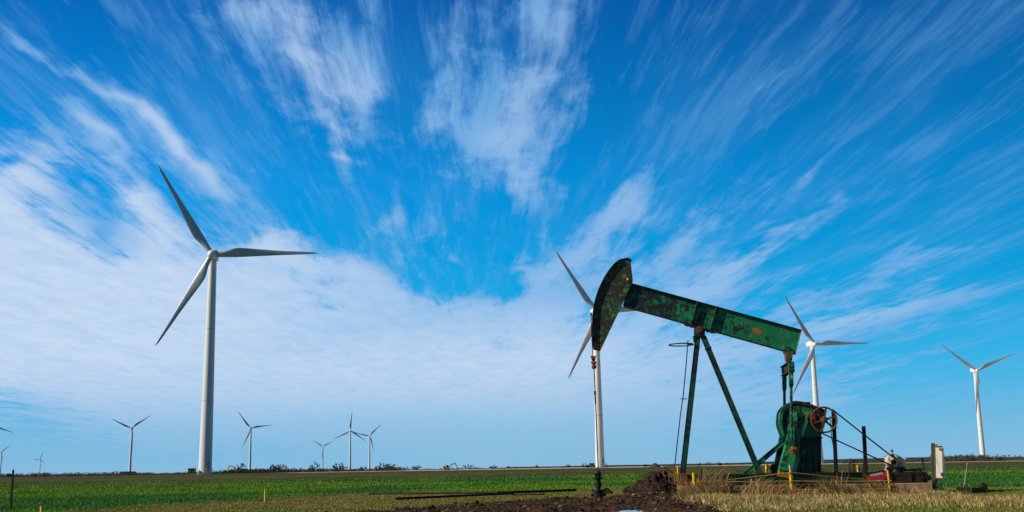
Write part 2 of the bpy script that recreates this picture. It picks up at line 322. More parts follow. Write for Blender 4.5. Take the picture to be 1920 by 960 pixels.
M['wood'] = paint('weathered_post', [(.085, .060, .042), ((.05, .033, .024), 4, .45, .65, (4, 4, .3))], .85)
M['signred'] = paint('red_sign_enamel', [(.75, .022, .035), ((.34, .02, .03), 5, .5, .75, U)], .4)
M['signpink'] = paint('faded_sign_panel', [(.85, .55, .60)], .5)
M['signtext'] = paint('sign_lettering', [(.55, .25, .25)], .5)
M['tower'] = paint('white_tower_paint', [(.70, .70, .66), ((.62, .62, .59), .15, .4, .7, (1, 1, .3))], .35, 0, 1, .5, 0)
M['blade'] = paint('grey_white_blade', [(.50, .51, .51), ((.43, .44, .45), .3, .4, .7, U)], .32, 0, 1, .5, 0)
M['nacelle'] = paint('nacelle_gelcoat', [(.76, .76, .71), ((.66, .64, .56), .5, .5, .8, U)], .4, 0, 1, .5, 0)
M['boxgreen'] = paint('green_cabinet_paint', [(.045, .07, .03), ((.03, .05, .022), .8, .4, .6, U)], .6)
M['machine'] = paint('machine_yellow', [(.95, .46, .0), ((.75, .35, .01), 1, .5, .7, U)], .5)
M['brownarm'] = paint('brown_machine_arm', [(.20, .09, .045)], .6)
M['glass'] = paint('dark_cab_glass', [(.015, .018, .02)], .15)
M['bark'] = paint('bark', [(.060, .048, .040), ((.035, .028, .024), 3, .4, .6, U)], .9)
M['stone'] = paint('pale_limestone', [(.36, .30, .20), ((.22, .17, .11), 6, .45, .65, U)], .9)
M['galv'] = paint('galvanised_conduit', [(.30, .31, .30), ((.12, .11, .10), 5, .5, .7, U)], .5, .4)
M['label_yellow'] = paint('yellow_sticker', [(.45, .36, .02)], .5)
M['pink'] = paint('pink_marker_tape', [(.70, .35, .38)], .6)

def leafmat(name, rough=.75, trans=.25):
    m, q, b = newmat(name, rough, 0, .25)
    at = q.new('ShaderNodeAttribute'); at.attribute_name = 'tint'
    q.put(b.inputs['Base Color'], at.outputs['Color'])
    tr = q.new('ShaderNodeBsdfTranslucent'); q.put(tr.inputs[0], at.outputs['Color'])
    mx = q.new('ShaderNodeMixShader'); mx.inputs[0].default_value = trans
    q.l.new(b.outputs[0], mx.inputs[1]); q.l.new(tr.outputs[0], mx.inputs[2]); q.l.new(mx.outputs[0], q.n['Material Output'].inputs[0])
    return m
M['leaf'] = leafmat('leaf_blades'); M['twig'] = leafmat('twigs', .9, 0.0)

def dirtmat(name, a, b_, c_, sc=3.0):
    m, q, b = newmat(name, .95, 0, .15)
    o = q.new('ShaderNodeTexCoord').outputs['Object']
    n = q.noise(o, sc, 8, .7); n_ = q.noise(o, sc * 4, 5, .7)
    col = q.mix(q.ss(n, .4, .62), a, b_); col = q.mix(q.ss(n_, .58, .72), col, c_)
    q.put(b.inputs['Base Color'], col); bump(q, b, q.m('ADD', n, n_), .9, .12)
    return m
M['dirt'] = dirtmat('dug_soil', (.022, .013, .008), (.085, .048, .028), (.20, .125, .065), 4.0)
M['brush'] = dirtmat('dry_brush_soil', (.05, .03, .02), (.12, .07, .045), (.20, .13, .08))

# ------------------------------------------------------------ ground sheet
def vnoise(x, y, seed=0):
    xi = np.floor(x).astype(np.int64); yi = np.floor(y).astype(np.int64); xf = x - xi; yf = y - yi
    def h(a, b):
        n = (a * 374761393 + b * 668265263 + seed * 982451653) & 0xffffffff; n = ((n ^ (n >> 13)) * 1274126177) & 0xffffffff; return ((n ^ (n >> 16)) & 0xffff) / 65535.0
    sx = xf * xf * (3 - 2 * xf); sy = yf * yf * (3 - 2 * yf)
    return (h(xi, yi) * (1 - sx) + h(xi + 1, yi) * sx) * (1 - sy) + (h(xi, yi + 1) * (1 - sx) + h(xi + 1, yi + 1) * sx) * sy
def fbm(x, y, seed=0, o=5, g_=.5):
    s_ = 0; a = 1; t = 0
    for i in range(o): s_ = s_ + a * vnoise(x * 2 ** i, y * 2 ** i, seed + i); t += a; a *= g_
    return s_ / t
def sstep(x, a, b):
    t = np.clip((x - a) / (b - a), 0, 1); return t * t * (3 - 2 * t)
edge_px = [(-300, 985), (0, 972), (190, 958), (350, 945), (480, 939), (600, 931), (690, 927), (960, 924), (1080, 921), (1180, 917), (1400, 911), (1600, 910), (1770, 914), (1920, 914), (2200, 910)]
_e = sorted([(ground_at(*p).x, ground_at(*p).y) for p in edge_px]); EX = np.array([p[0] for p in _e]); EY = np.array([p[1] for p in _e])
def wheat_edge(x): return np.interp(x, EX, EY) + (fbm(x * .5, x * 0 + 3.3, 5) - .5) * 2.2
MUD = np.array([ground_at(*p)[:2] for p in [(560, 975), (760, 953), (842, 946), (960, 938), (1060, 934), (1150, 929), (1190, 922), (1230, 913), (1285, 917), (1290, 934), (1330, 948), (1420, 975)]])
MUD = np.vstack([MUD, MUD[-1] + [1.5, -8], MUD[0] + [-2, -8]])
def sdf(poly, x, y):             # signed distance, negative inside
    d = np.full(x.shape, 1e9); ins = np.zeros(x.shape, bool)
    for i in range(len(poly)):
        ax_, ay_ = poly[i]; bx_, by_ = poly[(i + 1) % len(poly)]; ex, ey = bx_ - ax_, by_ - ay_
        t = np.clip(((x - ax_) * ex + (y - ay_) * ey) / (ex * ex + ey * ey), 0, 1)
        d = np.minimum(d, np.hypot(x - ax_ - t * ex, y - ay_ - t * ey))
        c = ((ay_ > y) != (by_ > y)) & (x < ex * (y - ay_) / (ey if ey else 1e-9) + ax_); ins ^= c
    return np.where(ins, -d, d)
def mudness(x, y):
    d = sdf(MUD, x, y) + (fbm(x * .9, y * .9, 40) - .5) * 2.4; return 1 - sstep(d, -.5, .6)
PUD = [(ground_at(1178, 959.5), .95, 2.2), (ground_at(1067, 961), .62, 1.7)]
def puddle(x, y):
    p = 0
    for c, rx, ry in PUD:
        q = np.hypot((x - c.x) / rx, (y - c.y + .2) / ry) + (fbm(x * 1.8, y * 1.8, 60) - .5) * .7; p = np.maximum(p, 1 - sstep(q, .75, 1.25))
    return p
def height(x, y):
    z = gz(x, y)
    near = (y > 26) & (y < 90)
    m = np.where(near, mudness(x, y), 0)
    lumps = (fbm(x * 1.2, y * .9, 11, 5, .62) - .5) * .46 + (np.abs(fbm(x * 3.0, y * 3.0, 21, 4) - .5)) * .30 - .08
    z = z + m * lumps + near * (fbm(x * .6, y * .6, 31) - .5) * .06 * sstep(wheat_edge(x) - y, -3, 0)
    z = z * (1 - .8 * np.where(near, puddle(x, y), 0)) - np.where(near, puddle(x, y), 0) * .07
    bank = np.exp(-((y - wheat_edge(x) + .5) / .5) ** 2) * near * (x < 18) * (.05 + .12 * fbm(x * 1.1, y * 1.1, 71))
    return z + bank
def axis_(segs):
    out = []
    for a, b, s_ in segs: out += list(np.arange(a, b, s_))
    return out
xs = np.array([-30000, -12000, -6000, -3000, -1500, -800, -450, -280, -180, -120, -80, -60, -48, -40] + axis_([(-36, 36, .16)]) + [36, 40, 48, 60, 80, 120, 180, 280, 450, 800, 1500, 3000, 6000, 12000, 30000.])
ys = np.array([-200, -60, -10, 10, 22] + axis_([(26, 72, .14), (72, 100, .4), (100, 160, 1.5)]) + [160, 175, 195, 220, 250, 285, 330, 380, 430, 500, 600, 800, 1200, 2000, 4000, 8000, 16000, 40000.])
X, Y = np.meshgrid(xs, ys); nx, ny = len(xs), len(ys)
Z = height(X, Y)
Z = Z - np.where(np.hypot(X, Y) > 9000, (np.hypot(X, Y) - 9000) * .001, 0)
V = np.stack([X, Y, Z], -1).reshape(-1, 3)
I = np.arange(nx * ny).reshape(ny, nx)
Q = np.stack([I[:-1, :-1], I[:-1, 1:], I[1:, 1:], I[1:, :-1]], -1).reshape(-1, 4)
wh = sstep(Y - wheat_edge(X), -.3, .4); md = np.where((Y > 26) & (Y < 90), mudness(X, Y), 0)
dry = sstep(fbm(X * .35, Y * .8, 81), .42, .6) * .8 + sstep(X, 2, 14) * .15 - .8 * sstep(X / np.maximum(Y, 1), .385, .41) * sstep(Y, 44, 47)
zone = np.stack([wh, md, np.clip(dry, 0, 1)], -1).reshape(-1, 3)
m, q, b = newmat('ground_soil_and_field', .95, 0, .02)
at = q.new('ShaderNodeAttribute'); at.attribute_name = 'tint'; zr, zg, zb = q.sep(at.outputs['Vector'])
gp = q.new('ShaderNodeNewGeometry').outputs['Position']; gx, gy, gzz = q.sep(gp)
nA = q.noise(gp, .9, 8, .7); nB = q.noise(gp, 6, 6, .7); nC = q.noise(q.vm('MULTIPLY', gp, (.010, .014, 0)), 1, 5, .6); nD = q.noise(q.vm('MULTIPLY', gp, (.22, .022, 0)), 1, 7, .72)
soil = q.mix(q.ss(nB, .4, .65), (.075, .048, .030), (.13, .088, .055))
crop = q.mix(q.ss(nA, .42, .6), (.030, .070, .010), (.080, .085, .020))
far_brown = q.mix(q.ss(nD, .4, .62), (.115, .060, .034), (.050, .055, .018))
far_green = q.mix(q.ss(nD, .42, .62), (.040, .135, .010), (.080, .075, .022))
band = q.m('ADD', q.m('MULTIPLY', q.m('SINE', q.m('MULTIPLY', q.m('LOGARITHM', gy, 2.718), 17.0)), .12), q.m('ADD', q.m('MULTIPLY', nC, .7), q.m('MULTIPLY', nD, .9)))
farc = q.mix(q.ss(band, .64, .84), far_green, far_brown)
farc = q.mix(q.ss(gy, 270, 400, 0, .8), farc, (.080, .055, .036))
crop = q.mix(q.ss(q.m('ADD', q.m('ADD', gy, q.m('MULTIPLY', nC, 60)), q.m('MULTIPLY', nD, 90)), 180, 235), crop, farc)
pale = q.mix(q.ss(nD, .4, .6), (.62, .50, .33), (.42, .31, .19)); pale = q.mix(q.ss(q.m('DIVIDE', gx, gy), -.23, -.18), (.06, .045, .03), pale)
crop = q.mix(q.ss(q.m('ADD', gy, q.m('MULTIPLY', nC, 30)), 412, 424), crop, pale)
crop = q.mix(q.ss(gy, 900, 1100), crop, (.060, .062, .045))
gr = q.mix(q.ss(nA, .42, .58), (.10, .125, .014), (.19, .135, .042))
gr = q.mix(q.m('MULTIPLY', zb, q.ss(nA, .3, .6)), gr, (.26, .18, .070))
gr = q.mix(q.ss(nB, .56, .7), gr, soil)
mud = q.mix(q.ss(nA, .40, .6), (.016, .009, .006), (.085, .046, .022)); mud = q.mix(q.ss(nB, .52, .66), mud, (.15, .088, .042))
mud = q.mix(q.ss(q.noise(gp, 11, 4, .7), .66, .72), mud, (.24, .18, .11))
cc = q.mix(zg, gr, mud); cc = q.mix(zr, cc, crop)
q.put(b.inputs['Base Color'], cc)
q.put(b.inputs['Roughness'], q.m('SUBTRACT', .95, q.m('MULTIPLY', zg, .3)))
bump(q, b, q.m('ADD', nB, q.noise(gp, 20, 4, .7)), .8, .06)
ground = raw_mesh('ground', V, Q, m, zone, True); tag(ground, kind='structure')

# water in the two puddles
m, q, b = newmat('puddle_water', .06, 0, .6); b.inputs['Base Color'].default_value = (.03, .028, .025, 1)
M['water'] = m
for i, (c, rx, ry) in enumerate(PUD):
    mb = MB(); pts = []
    for k in range(28):
        a = 2 * math.pi * k / 28; rr = 1.25 + .12 * math.sin(3 * a + i) + .08 * math.sin(5 * a + 2)
        pts.append((c.x + rx * rr * math.cos(a), c.y - .2 + ry * rr * math.sin(a), -.045))
    mb._add(pts, [tuple(range(28))]); o = mb.build('puddle_water', M['water']); tag(o, kind='structure')

# ------------------------------------------------------------ grass, crop, straw
rng = np.random.default_rng(3)
def blades(name, x, y, h, w, lean, cols, per, spread, label, z0=None, wind=(-.1, 0)):
    n = len(x) * per; X_ = np.repeat(x, per) + rng.normal(0, 1, n) * np.repeat(spread, per); Y_ = np.repeat(y, per) + rng.normal(0, 1, n) * np.repeat(spread, per)
    H = np.repeat(h, per) * rng.uniform(.55, 1.2, n); Wd = np.repeat(w, per) * rng.uniform(.6, 1.3, n)
    Z_ = height(X_, Y_) if z0 is None else z0(X_, Y_)
    a = rng.uniform(0, np.pi, n); dxw = np.cos(a) * Wd / 2; dyw = np.sin(a) * Wd / 2
    la = rng.uniform(0, 2 * np.pi, n); ll = H * lean * rng.uniform(.2, 1, n); lx = np.cos(la) * ll + wind[0] * H; ly = np.sin(la) * ll
    Vv = np.empty((n, 5, 3)); b0 = np.stack([X_, Y_, Z_ - .02], -1); s_ = np.stack([dxw, dyw, 0 * dxw], -1)
    mid = b0 + np.stack([lx * .35, ly * .35, H * .6], -1); tip = b0 + np.stack([lx, ly, H * rng.uniform(.82, 1, n)], -1)
    Vv[:, 0] = b0 - s_; Vv[:, 1] = b0 + s_; Vv[:, 2] = mid + s_ * .7; Vv[:, 3] = mid - s_ * .7; Vv[:, 4] = tip
    base = (np.arange(n) * 5)[:, None]
    T = np.concatenate([base + [0, 1, 2], base + [0, 2, 3], base + [3, 2, 4]], 0)
    ci = cols(X_, Y_, n); ci = ci * (.45 + 1.3 * rng.uniform(0, 1, (n, 1)) ** 1.6); t_ = np.repeat(ci, 5, 0)
    o = raw_mesh(name, Vv.reshape(-1, 3), T, M['leaf'], t_)
    return tag(o, label, name.replace('_', ' '), None, 'stuff')
def inside_view(x, y, pad=1.05): return np.abs(x) < (y * 960 / F * 1.03 * pad + 2)
# green crop, thinner and broader with distance
xs_, ys_, ws_ = [], [], []
for (y0, y1, n, wsc) in ((40, 62, 15000, 1.0), (62, 90, 23000, 1.2), (90, 130, 20000, 1.8), (130, 190, 9000, 2.6)):
    yy = rng.uniform(y0, y1, n); xx = rng.uniform(-.53, .53, n) * yy; k = yy > wheat_edge(xx) + .1
    if y0 == 130: k &= rng.uniform(0, 1, n) > (yy - 130) / 60
    xs_.append(xx[k]); ys_.append(yy[k]); ws_.append(np.full(k.sum(), wsc))
cx, cy, cw_ = map(np.concatenate, (xs_, ys_, ws_))
gap = fbm(cx * .10, cy * .045, 141, 5, .6); k = (gap > .36 + .10 * sstep(cy, 70, 130)) | (rng.uniform(0, 1, len(cx)) < .3); cx, cy, cw_ = cx[k], cy[k], cw_[k]
def cropcol(x, y, n):
    f = sstep(fbm(x * .10, y * .10, 90, 5, .6), .38, .62)[:, None]; return (1 - f) * np.array([.042, .165, .020]) + f * np.array([.145, .27, .012])
blades('crop_rows', cx, cy, .20 * cw_ ** .25, .034 * cw_, .5, cropcol, 5, .11 * cw_, 'lush green winter crop covering the field beyond the track', wind=(.12, 0))
# short green-yellow grass on this side
n = 56000; yy = 28 + 38 * rng.uniform(0, 1, n) ** 1.4; xx = rng.uniform(-.52, .52, n) * yy; k = (yy < wheat_edge(xx) + .5) & (mudness(xx, yy) < .45) & (fbm(xx * .7, yy * .7, 101) > .36)
def shortcol(x, y, n):
    f = sstep(fbm(x * .3, y * .5, 95) + .22 * sstep(x, 2, 8) * (sstep(y, 35.5, 38.0) - .7) - .5 * sstep(x / y, .37, .40) * sstep(y, 43, 46), .42, .56)[:, None]; r_ = (rng.uniform(0, 1, (n, 1)) < .72 - .45 * f)
    c = (1 - f) * np.array([.17, .26, .014]) + f * np.array([.26, .24, .030]); return np.where(r_, c, np.array([.27, .20, .065]))
blades('short_grass', xx[k], yy[k], np.full(k.sum(), .085), np.full(k.sum(), .030), .8, shortcol, 5, np.full(k.sum(), .12), 'short green and yellowing grass in front of the field')
# tall straw along the pad and pale strips at the right
PADF = -1.35
def pump_to_world(u, w): p = PO + ax * u + bxn * w; return p
u_ = rng.uniform(LP(1262, 900).x, LP(1690, 900).x, 5200); w_ = PADF - .15 - np.abs(rng.normal(0, .9, 5200))
den_ = fbm(u_ * .9, w_ * .9, 111); edge_ = sstep(u_, LP(1262, 900).x, LP(1310, 900).x) * (1 - sstep(u_, LP(1640, 900).x, LP(1690, 900).x))
keep = (w_ > -4.2) & (den_ > .34 + .25 * (1 - edge_)) ; u_, w_, den_ = u_[keep], w_[keep], den_[keep]
X1 = PO.x + ax.x * u_ + bxn.x * w_; Y1 = PO.y + ax.y * u_ + bxn.y * w_
def strawcol(x, y, n):
    r_ = rng.uniform(0, 1, (n, 1)); return np.where(r_ < .45, np.array([.42, .26, .10]), np.where(r_ < .78, np.array([.15, .080, .034]), np.array([.66, .47, .21])))
hh = (.22 + .76 * sstep(fbm(u_ * .9, w_ * .8, 113), .35, .75)) * np.clip(1.1 + (w_ + 1.5) * .32, .3, 1)
hh = hh * rng.choice([.5, .8, 1.0, 1.55], len(hh), p=[.3, .35, .25, .1])
lx_ = (fbm(u_ * .7, w_, 117) - .5)
for k_, (wd, m_) in enumerate(((-.55, lx_ < -.03), (-.15, (lx_ >= -.03) & (lx_ < .05)), (.35, lx_ >= .05))):
    blades('straw_tufts', X1[m_], Y1[m_], hh[m_], np.full(m_.sum(), .024), .8, strawcol, 9, np.full(m_.sum(), .20), ['dry straw bent to the left along the concrete pad', 'dry straw standing fairly upright along the concrete pad', 'dry straw bent to the right along the concrete pad'][k_], wind=(wd, 0))
n = 22000; yy = rng.uniform(35, 48.5, n); xx = rng.uniform(3, 25, n)
d_ = fbm(xx * .25, yy * 1.1, 121) + .12 * sstep(yy, 35.5, 38) - .5 * sstep(xx / yy, .38, .41) * sstep(yy, 43, 45); k = (mudness(xx, yy) < .3) & (d_ + .25 * (fbm(xx * 1.6, yy * 1.3, 127) - .5) > .545)
blades('dry_grass', xx[k], yy[k], np.full(k.sum(), .15) + .30 * fbm(xx[k] * 1.2, yy[k] * 1.0, 129) ** 2, np.full(k.sum(), .024), .8, lambda x, y, n: np.where(rng.uniform(0, 1, (n, 1)) < .65, np.array([.64, .46, .18]), np.array([.22, .20, .04])), 6, np.full(k.sum(), .12), 'bleached knee-high dry grass in the right foreground', wind=(-.2, 0))

# loose mud crumbs
n = 9000; yy = rng.uniform(36, 58, n); xx = rng.uniform(-9, 12, n); k = (mudness(xx, yy) > .35) & (puddle(xx, yy) < .3) & (fbm(xx * 1.3, yy * 1.3, 131) > .38); xx, yy = xx[k], yy[k]; n = len(xx)
oc = np.array([[1, 0, 0], [-1, 0, 0], [0, 1, 0], [0, -1, 0], [0, 0, 1], [0, 0, -1.]]); of = np.array([[0, 2, 4], [2, 1, 4], [1, 3, 4], [3, 0, 4], [2, 0, 5], [1, 2, 5], [3, 1, 5], [0, 3, 5]])
sz = rng.gamma(1.2, .018, n) + .012; vv_ = oc[None] * sz[:, None, None] * rng.uniform(.6, 1.4, (n, 6, 3)) * np.array([1.2, 1.2, .7]); vv_ += np.stack([xx, yy, height(xx, yy) + sz * .2], -1)[:, None]
cc_ = np.array([[.030, .017, .010], [.07, .040, .020], [.14, .085, .04], [.26, .19, .11]])[rng.choice(4, n, p=[.45, .37, .15, .03])]
tag(raw_mesh('mud_crumbs', vv_.reshape(-1, 3), (of[None] + (np.arange(n) * 6)[:, None, None]).reshape(-1, 3), M['twig'], np.repeat(cc_, 6, 0)), 'loose crumbs of churned mud around the wellhead', 'mud', None, 'stuff')

# distant scrub line on the horizon
def scrub(name, px0, px1, D0, D1, n, hlo, hhi, cols, label, seed, thr=.3):
    P0, P1 = ray(px0, 878), ray(px1, 878); t = rng.uniform(0, 1, n); Dd = rng.uniform(D0, D1, n); tx_ = (P0.x / P0.y) * (1 - t) + (P1.x / P1.y) * t
    x = tx_ * Dd; y = Dd; den = fbm(x * .03, y * .01, seed, 4); k = den > thr; x, y, den = x[k], y[k], den[k]
    nn = len(x); H = (hlo + (hhi - hlo) * sstep(den, .35, .75)) * rng.uniform(.6, 1.1, nn)
    per = 26; X_ = np.repeat(x, per); Y_ = np.repeat(y, per); HH = np.repeat(H, per)
    c = np.stack([X_ + rng.normal(0, 1, nn * per) * HH * .75, Y_ + rng.normal(0, 1, nn * per) * HH * .75, gz(X_, Y_) + HH * rng.beta(1.3, 1.5, nn * per)], -1)
    sz = HH * .16; tri = c[:, None, :] + rng.normal(0, 1, (nn * per, 3, 3)) * sz[:, None, None]
    T = np.arange(nn * per * 3).reshape(-1, 3); ci = np.repeat(cols[rng.integers(0, len(cols), nn)], per, 0) * rng.uniform(.7, 1.3, (nn * per, 1))
    return tag(raw_mesh(name, tri.reshape(-1, 3), T, M['leaf'], np.repeat(ci, 3, 0)), label, 'brush', None, 'stuff')
scrub('scrub_line', -150, 560, 520, 700, 900, .7, 2.0, np.array([[.060, .050, .036], [.080, .062, .044], [.034, .050, .020]]), 'low leafless scrub along the far left edge of the field', 201)
scrub('scrub_belt', 560, 1640, 640, 800, 420, .4, 1.2, np.array([[.075, .060, .045], [.060, .050, .040], [.030, .045, .020]]), 'thin broken scrub on the horizon behind the middle of the field', 202, .42)
scrub('scrub_thicket', 1580, 2050, 560, 760, 1500, 1.2, 3.0, np.array([[.075, .062, .045], [.095, .075, .052], [.040, .065, .024]]), 'grey brown thicket along the far right edge of the field', 203, .2)
# far wooded rise, miles away
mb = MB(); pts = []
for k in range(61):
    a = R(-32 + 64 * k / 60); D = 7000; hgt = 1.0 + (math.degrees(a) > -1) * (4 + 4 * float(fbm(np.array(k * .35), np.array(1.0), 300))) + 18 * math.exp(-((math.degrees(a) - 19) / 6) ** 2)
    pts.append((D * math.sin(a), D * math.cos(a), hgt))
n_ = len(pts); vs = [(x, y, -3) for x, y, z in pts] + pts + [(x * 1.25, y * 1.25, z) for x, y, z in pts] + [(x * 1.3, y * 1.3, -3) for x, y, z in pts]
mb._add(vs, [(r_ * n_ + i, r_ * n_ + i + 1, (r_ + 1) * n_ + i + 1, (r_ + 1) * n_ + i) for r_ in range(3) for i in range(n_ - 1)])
m, q, b = newmat('hazed_woodland', 1, 0, 0); b.inputs['Base Color'].default_value = (.035, .095, .15, 1)  # distance haze put into the base colour as a blue tint
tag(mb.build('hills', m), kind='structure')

# ------------------------------------------------------------ wind turbines
HUB = 80.0; BL = 38.5; WIND = R(10)
def blade_mesh(mb, ang, off, n=26, k=16):
    prof = [(0, 1.9, 1.9, 1), (.03, 1.9, 1.9, 1), (.08, 2.1, 1.6, .7), (.14, 2.8, 1.15, .25), (.20, 3.5, .85, 0), (.28, 3.3, .68, 0), (.4, 2.7, .5, 0), (.6, 1.75, .32, 0), (.8, 1.2, .2, 0), (.93, .85, .13, 0), (.985, .5, .08, 0), (1.0, .12, .03, 0)]
    rings = []
    for j in range(n):
        s_ = (j / (n - 1)) ** 1.05
        A = [np.interp(s_, [p[0] for p in prof], [p[i] for p in prof]) for i in (1, 2, 3)]
        ch, th, cir = A; tw = R(16) * (1 - s_) ** 2 + R(2); z = 1.2 + s_ * (BL - 1.2); ring = []
        for i in range(k):
            t = 2 * math.pi * i / k; cxx = math.cos(t)
            xf = .5 * (1 + cxx)                                     # 0 = leading, 1 = trailing
            yt = math.sin(t) * th / 2 * (1 if cir > .99 else (cir + (1 - cir) * (1.0 - .75 * xf ** 1.5)))
            le = -(ch * (.5 * cir + .28 * (1 - cir)))
            xx = -(le + xf * ch); yy_ = yt
            xr = xx * math.cos(tw) - yy_ * math.sin(tw); yr = xx * math.sin(tw) + yy_ * math.cos(tw) - 1.3 * s_ * s_ * 1.0
            p = Vector((xr, yr, z)); p = Matrix.Rotation(ang, 3, 'Y') @ p; ring.append(mb.bm.verts.new(p + off))
        rings.append(ring)
    for A, B in zip(rings, rings[1:]):
        for i in range(k): mb.bm.faces.new((A[i], A[(i + 1) % k], B[(i + 1) % k], B[i]))
    mb.bm.faces.new(rings[0][::-1]); mb.bm.faces.new(rings[-1])
OFF = Vector((0, -4.1, HUB - .7))
def make_turbine():
    t = thing('wind_turbine', '', 'wind turbine')
    mb = MB(); prof = []
    for h in (0, 10, 20, 26.1, 26.2, 40, 52.1, 52.2, 65, 78.0):
        prof.append((h, 2.35 - (2.35 - 1.38) * (h / 78) ** 1.15))
    seam = [(h, r_) for h, r_ in prof]; seam[3] = (26.05, prof[3][1]); mb.lathe((0, 0, 0), seam, n=40)
    for h in (26.1, 52.1): mb.lathe((0, 0, h), [(-.09, 2.35 - .97 * (h / 78) ** 1.15 + .025), (.09, 2.35 - .97 * (h / 78) ** 1.15 + .025)], n=40)
    tw = mb.build('tower', M['tower'], t, True)
    for h in (26.1, 52.1):
        mb = MB(); rr_ = 2.35 - .97 * (h / 78) ** 1.15; mb.lathe((0, 0, h), [(.10, rr_), (.11, rr_ + .035), (.22, rr_ + .035), (.23, rr_)], n=40); mb.build('flange_ring', M['galv'], tw, True)
    mb = MB(); mb.lathe((0, 0, -.3), [(0, 4.2), (.45, 4.2), (.5, 4.1)], n=32); mb.build('foundation', M['concrete'], t)
    a = R(28); rd = Vector((math.sin(a), -math.cos(a), 0)); sdv = Vector((math.cos(a), math.sin(a), 0))
    rot = Matrix((sdv, -rd, Vector((0, 0, 1)))).transposed()
    mb = MB(); mb.box(rd * 2.33 + Vector((0, 0, 3.3)), (.95, .12, 2.3), rot); mb.lathe(rd * 2.36 + Vector((0, 0, 4.45)), [(0, .5), (.05, .45)], n=12); dr = mb.build('door', M['galv'], tw)
    mb = MB(); mb.box(rd * 3.0 + Vector((0, 0, 2.1)), (1.3, 1.2, .08), rot)
    for sgn in (-1, 1):
        mb.bar(rd * 3.6 + sdv * (.6 * sgn) + Vector((0, 0, 2.1)), rd * 3.6 + sdv * (.6 * sgn + 2.2) + Vector((0, 0, .1)), .08, .2, (0, 0, 1))
        mb.bar(rd * 3.6 + sdv * (.6 * sgn) + Vector((0, 0, 2.1)), rd * 3.6 + sdv * (.6 * sgn) + Vector((0, 0, 3.2)), .07, .07)
        mb.bar(rd * (2.5 if sgn < 0 else 3.55) + sdv * .62 + Vector((0, 0, 3.2)), rd * 3.6 + sdv * (.62 * sgn) + Vector((0, 0, 3.2)), .07, .07, (0, 0, 1))
        mb.bar(rd * 3.6 + sdv * (.55 * sgn) + Vector((0, 0, 0)), rd * 3.6 + sdv * (.55 * sgn) + Vector((0, 0, 2.1)), .09, .09)
    for i in range(7): mb.box(rd * 3.6 + sdv * (.6 + .3 * i) + Vector((0, 0, 1.9 - .27 * i)), (.28, .9, .05), rot)
    mb.build('stairs', M['galv'], t)
    hd = bpy.data.objects.new('nacelle_group', None)
    # nacelle: rounded box running back (+Y) from the hub
    mb = MB()
    secs = [(-2.3, 1.15, 1.2, .1), (-1.6, 1.55, 1.65, .1), (0, 1.75, 1.85, .1), (4.5, 1.7, 1.85, .15), (6.0, 1.55, 1.6, .25), (6.3, 1.35, 1.3, .3)]
    rings = []
    for (yy_, hw, hh_, dz_) in secs:
        ring = []
        for i in range(24):
            t_ = 2 * math.pi * i / 24; c_, s_ = math.cos(t_), math.sin(t_); e = .45
            ring.append(mb.bm.verts.new((hw * math.copysign(abs(c_) ** e, c_), yy_, HUB + dz_ + hh_ * math.copysign(abs(s_) ** e, s_))))
        rings.append(ring)
    for A, B in zip(rings, rings[1:]):
        for i in range(24): mb.bm.faces.new((A[i], A[(i + 1) % 24], B[(i + 1) % 24], B[i]))
    mb.bm.faces.new(rings[0][::-1]); mb.bm.faces.new(rings[-1])
    mb.tube((0, 0, 77.6), (0, 0, HUB - 1.2), 1.45, 1.5, 24)
    mb.tube((.5, 5.2, HUB + 1.6), (.5, 5.2, HUB + 3.3), .06, .05, 6); mb.box((.5, 5.2, HUB + 3.3), (.5, .1, .1))
    nc = mb.build('nacelle', M['nacelle'], t, True)
    mb = MB(); mb.lathe(OFF, [(-1.9, .9), (-1.6, 1.35), (-.9, 1.6), (0, 1.7), (.9, 1.6), (1.4, 1.3), (1.8, .8), (1.95, .2)], 'Y', 24)
    hb = mb.build('hub', M['nacelle'], t, True)
    for k in range(3):
        mb = MB(); blade_mesh(mb, R(120 * k), Vector((0, 0, 0)))
        bl = mb.build('blade', M['blade'], t, True); bl.location = OFF
    return t
TURB = [ # tower top pixel, blade angle (clockwise from up), label
 (399.5, 478, 88.6, 'largest and nearest white wind turbine, on the left, one blade level'),
 (1116.5, 585, 86, 'wind turbine standing directly behind the horsehead of the green pumpjack'),
 (1522.5, 645, 89, 'wind turbine rising behind the gearbox and flywheel of the pumpjack'),
 (1827.5, 694, 67.5, 'wind turbine at far right, upper blades in a wide V, above the thicket'),
 (470.5, 802, 82, 'small far wind turbine beside the bare tree and the yellow digger arm'),
 (247.5, 802, 55.5, 'small far wind turbine with blades like a Y, between largest and tiniest turbines'),
 (605.5, 837, 63, 'distant wind turbine, lowest of the group of three, above dark bushes'),
 (657, 807, 4.5, 'distant wind turbine with one blade pointing straight up, tallest of the group of three'),
 (693, 817, 44, 'distant wind turbine, rightmost of three, beside the dense round bare tree'),
 (76, 860, 19, 'tiniest and farthest wind turbine, near the black post at far left'),
 (3, 848, 49.6, 'distant wind turbine cut by the left edge of the picture'),
 (-18, 797, 108, 'wind turbine outside the left edge, only one blade tip reaching into the picture'),
]
t0 = make_turbine()
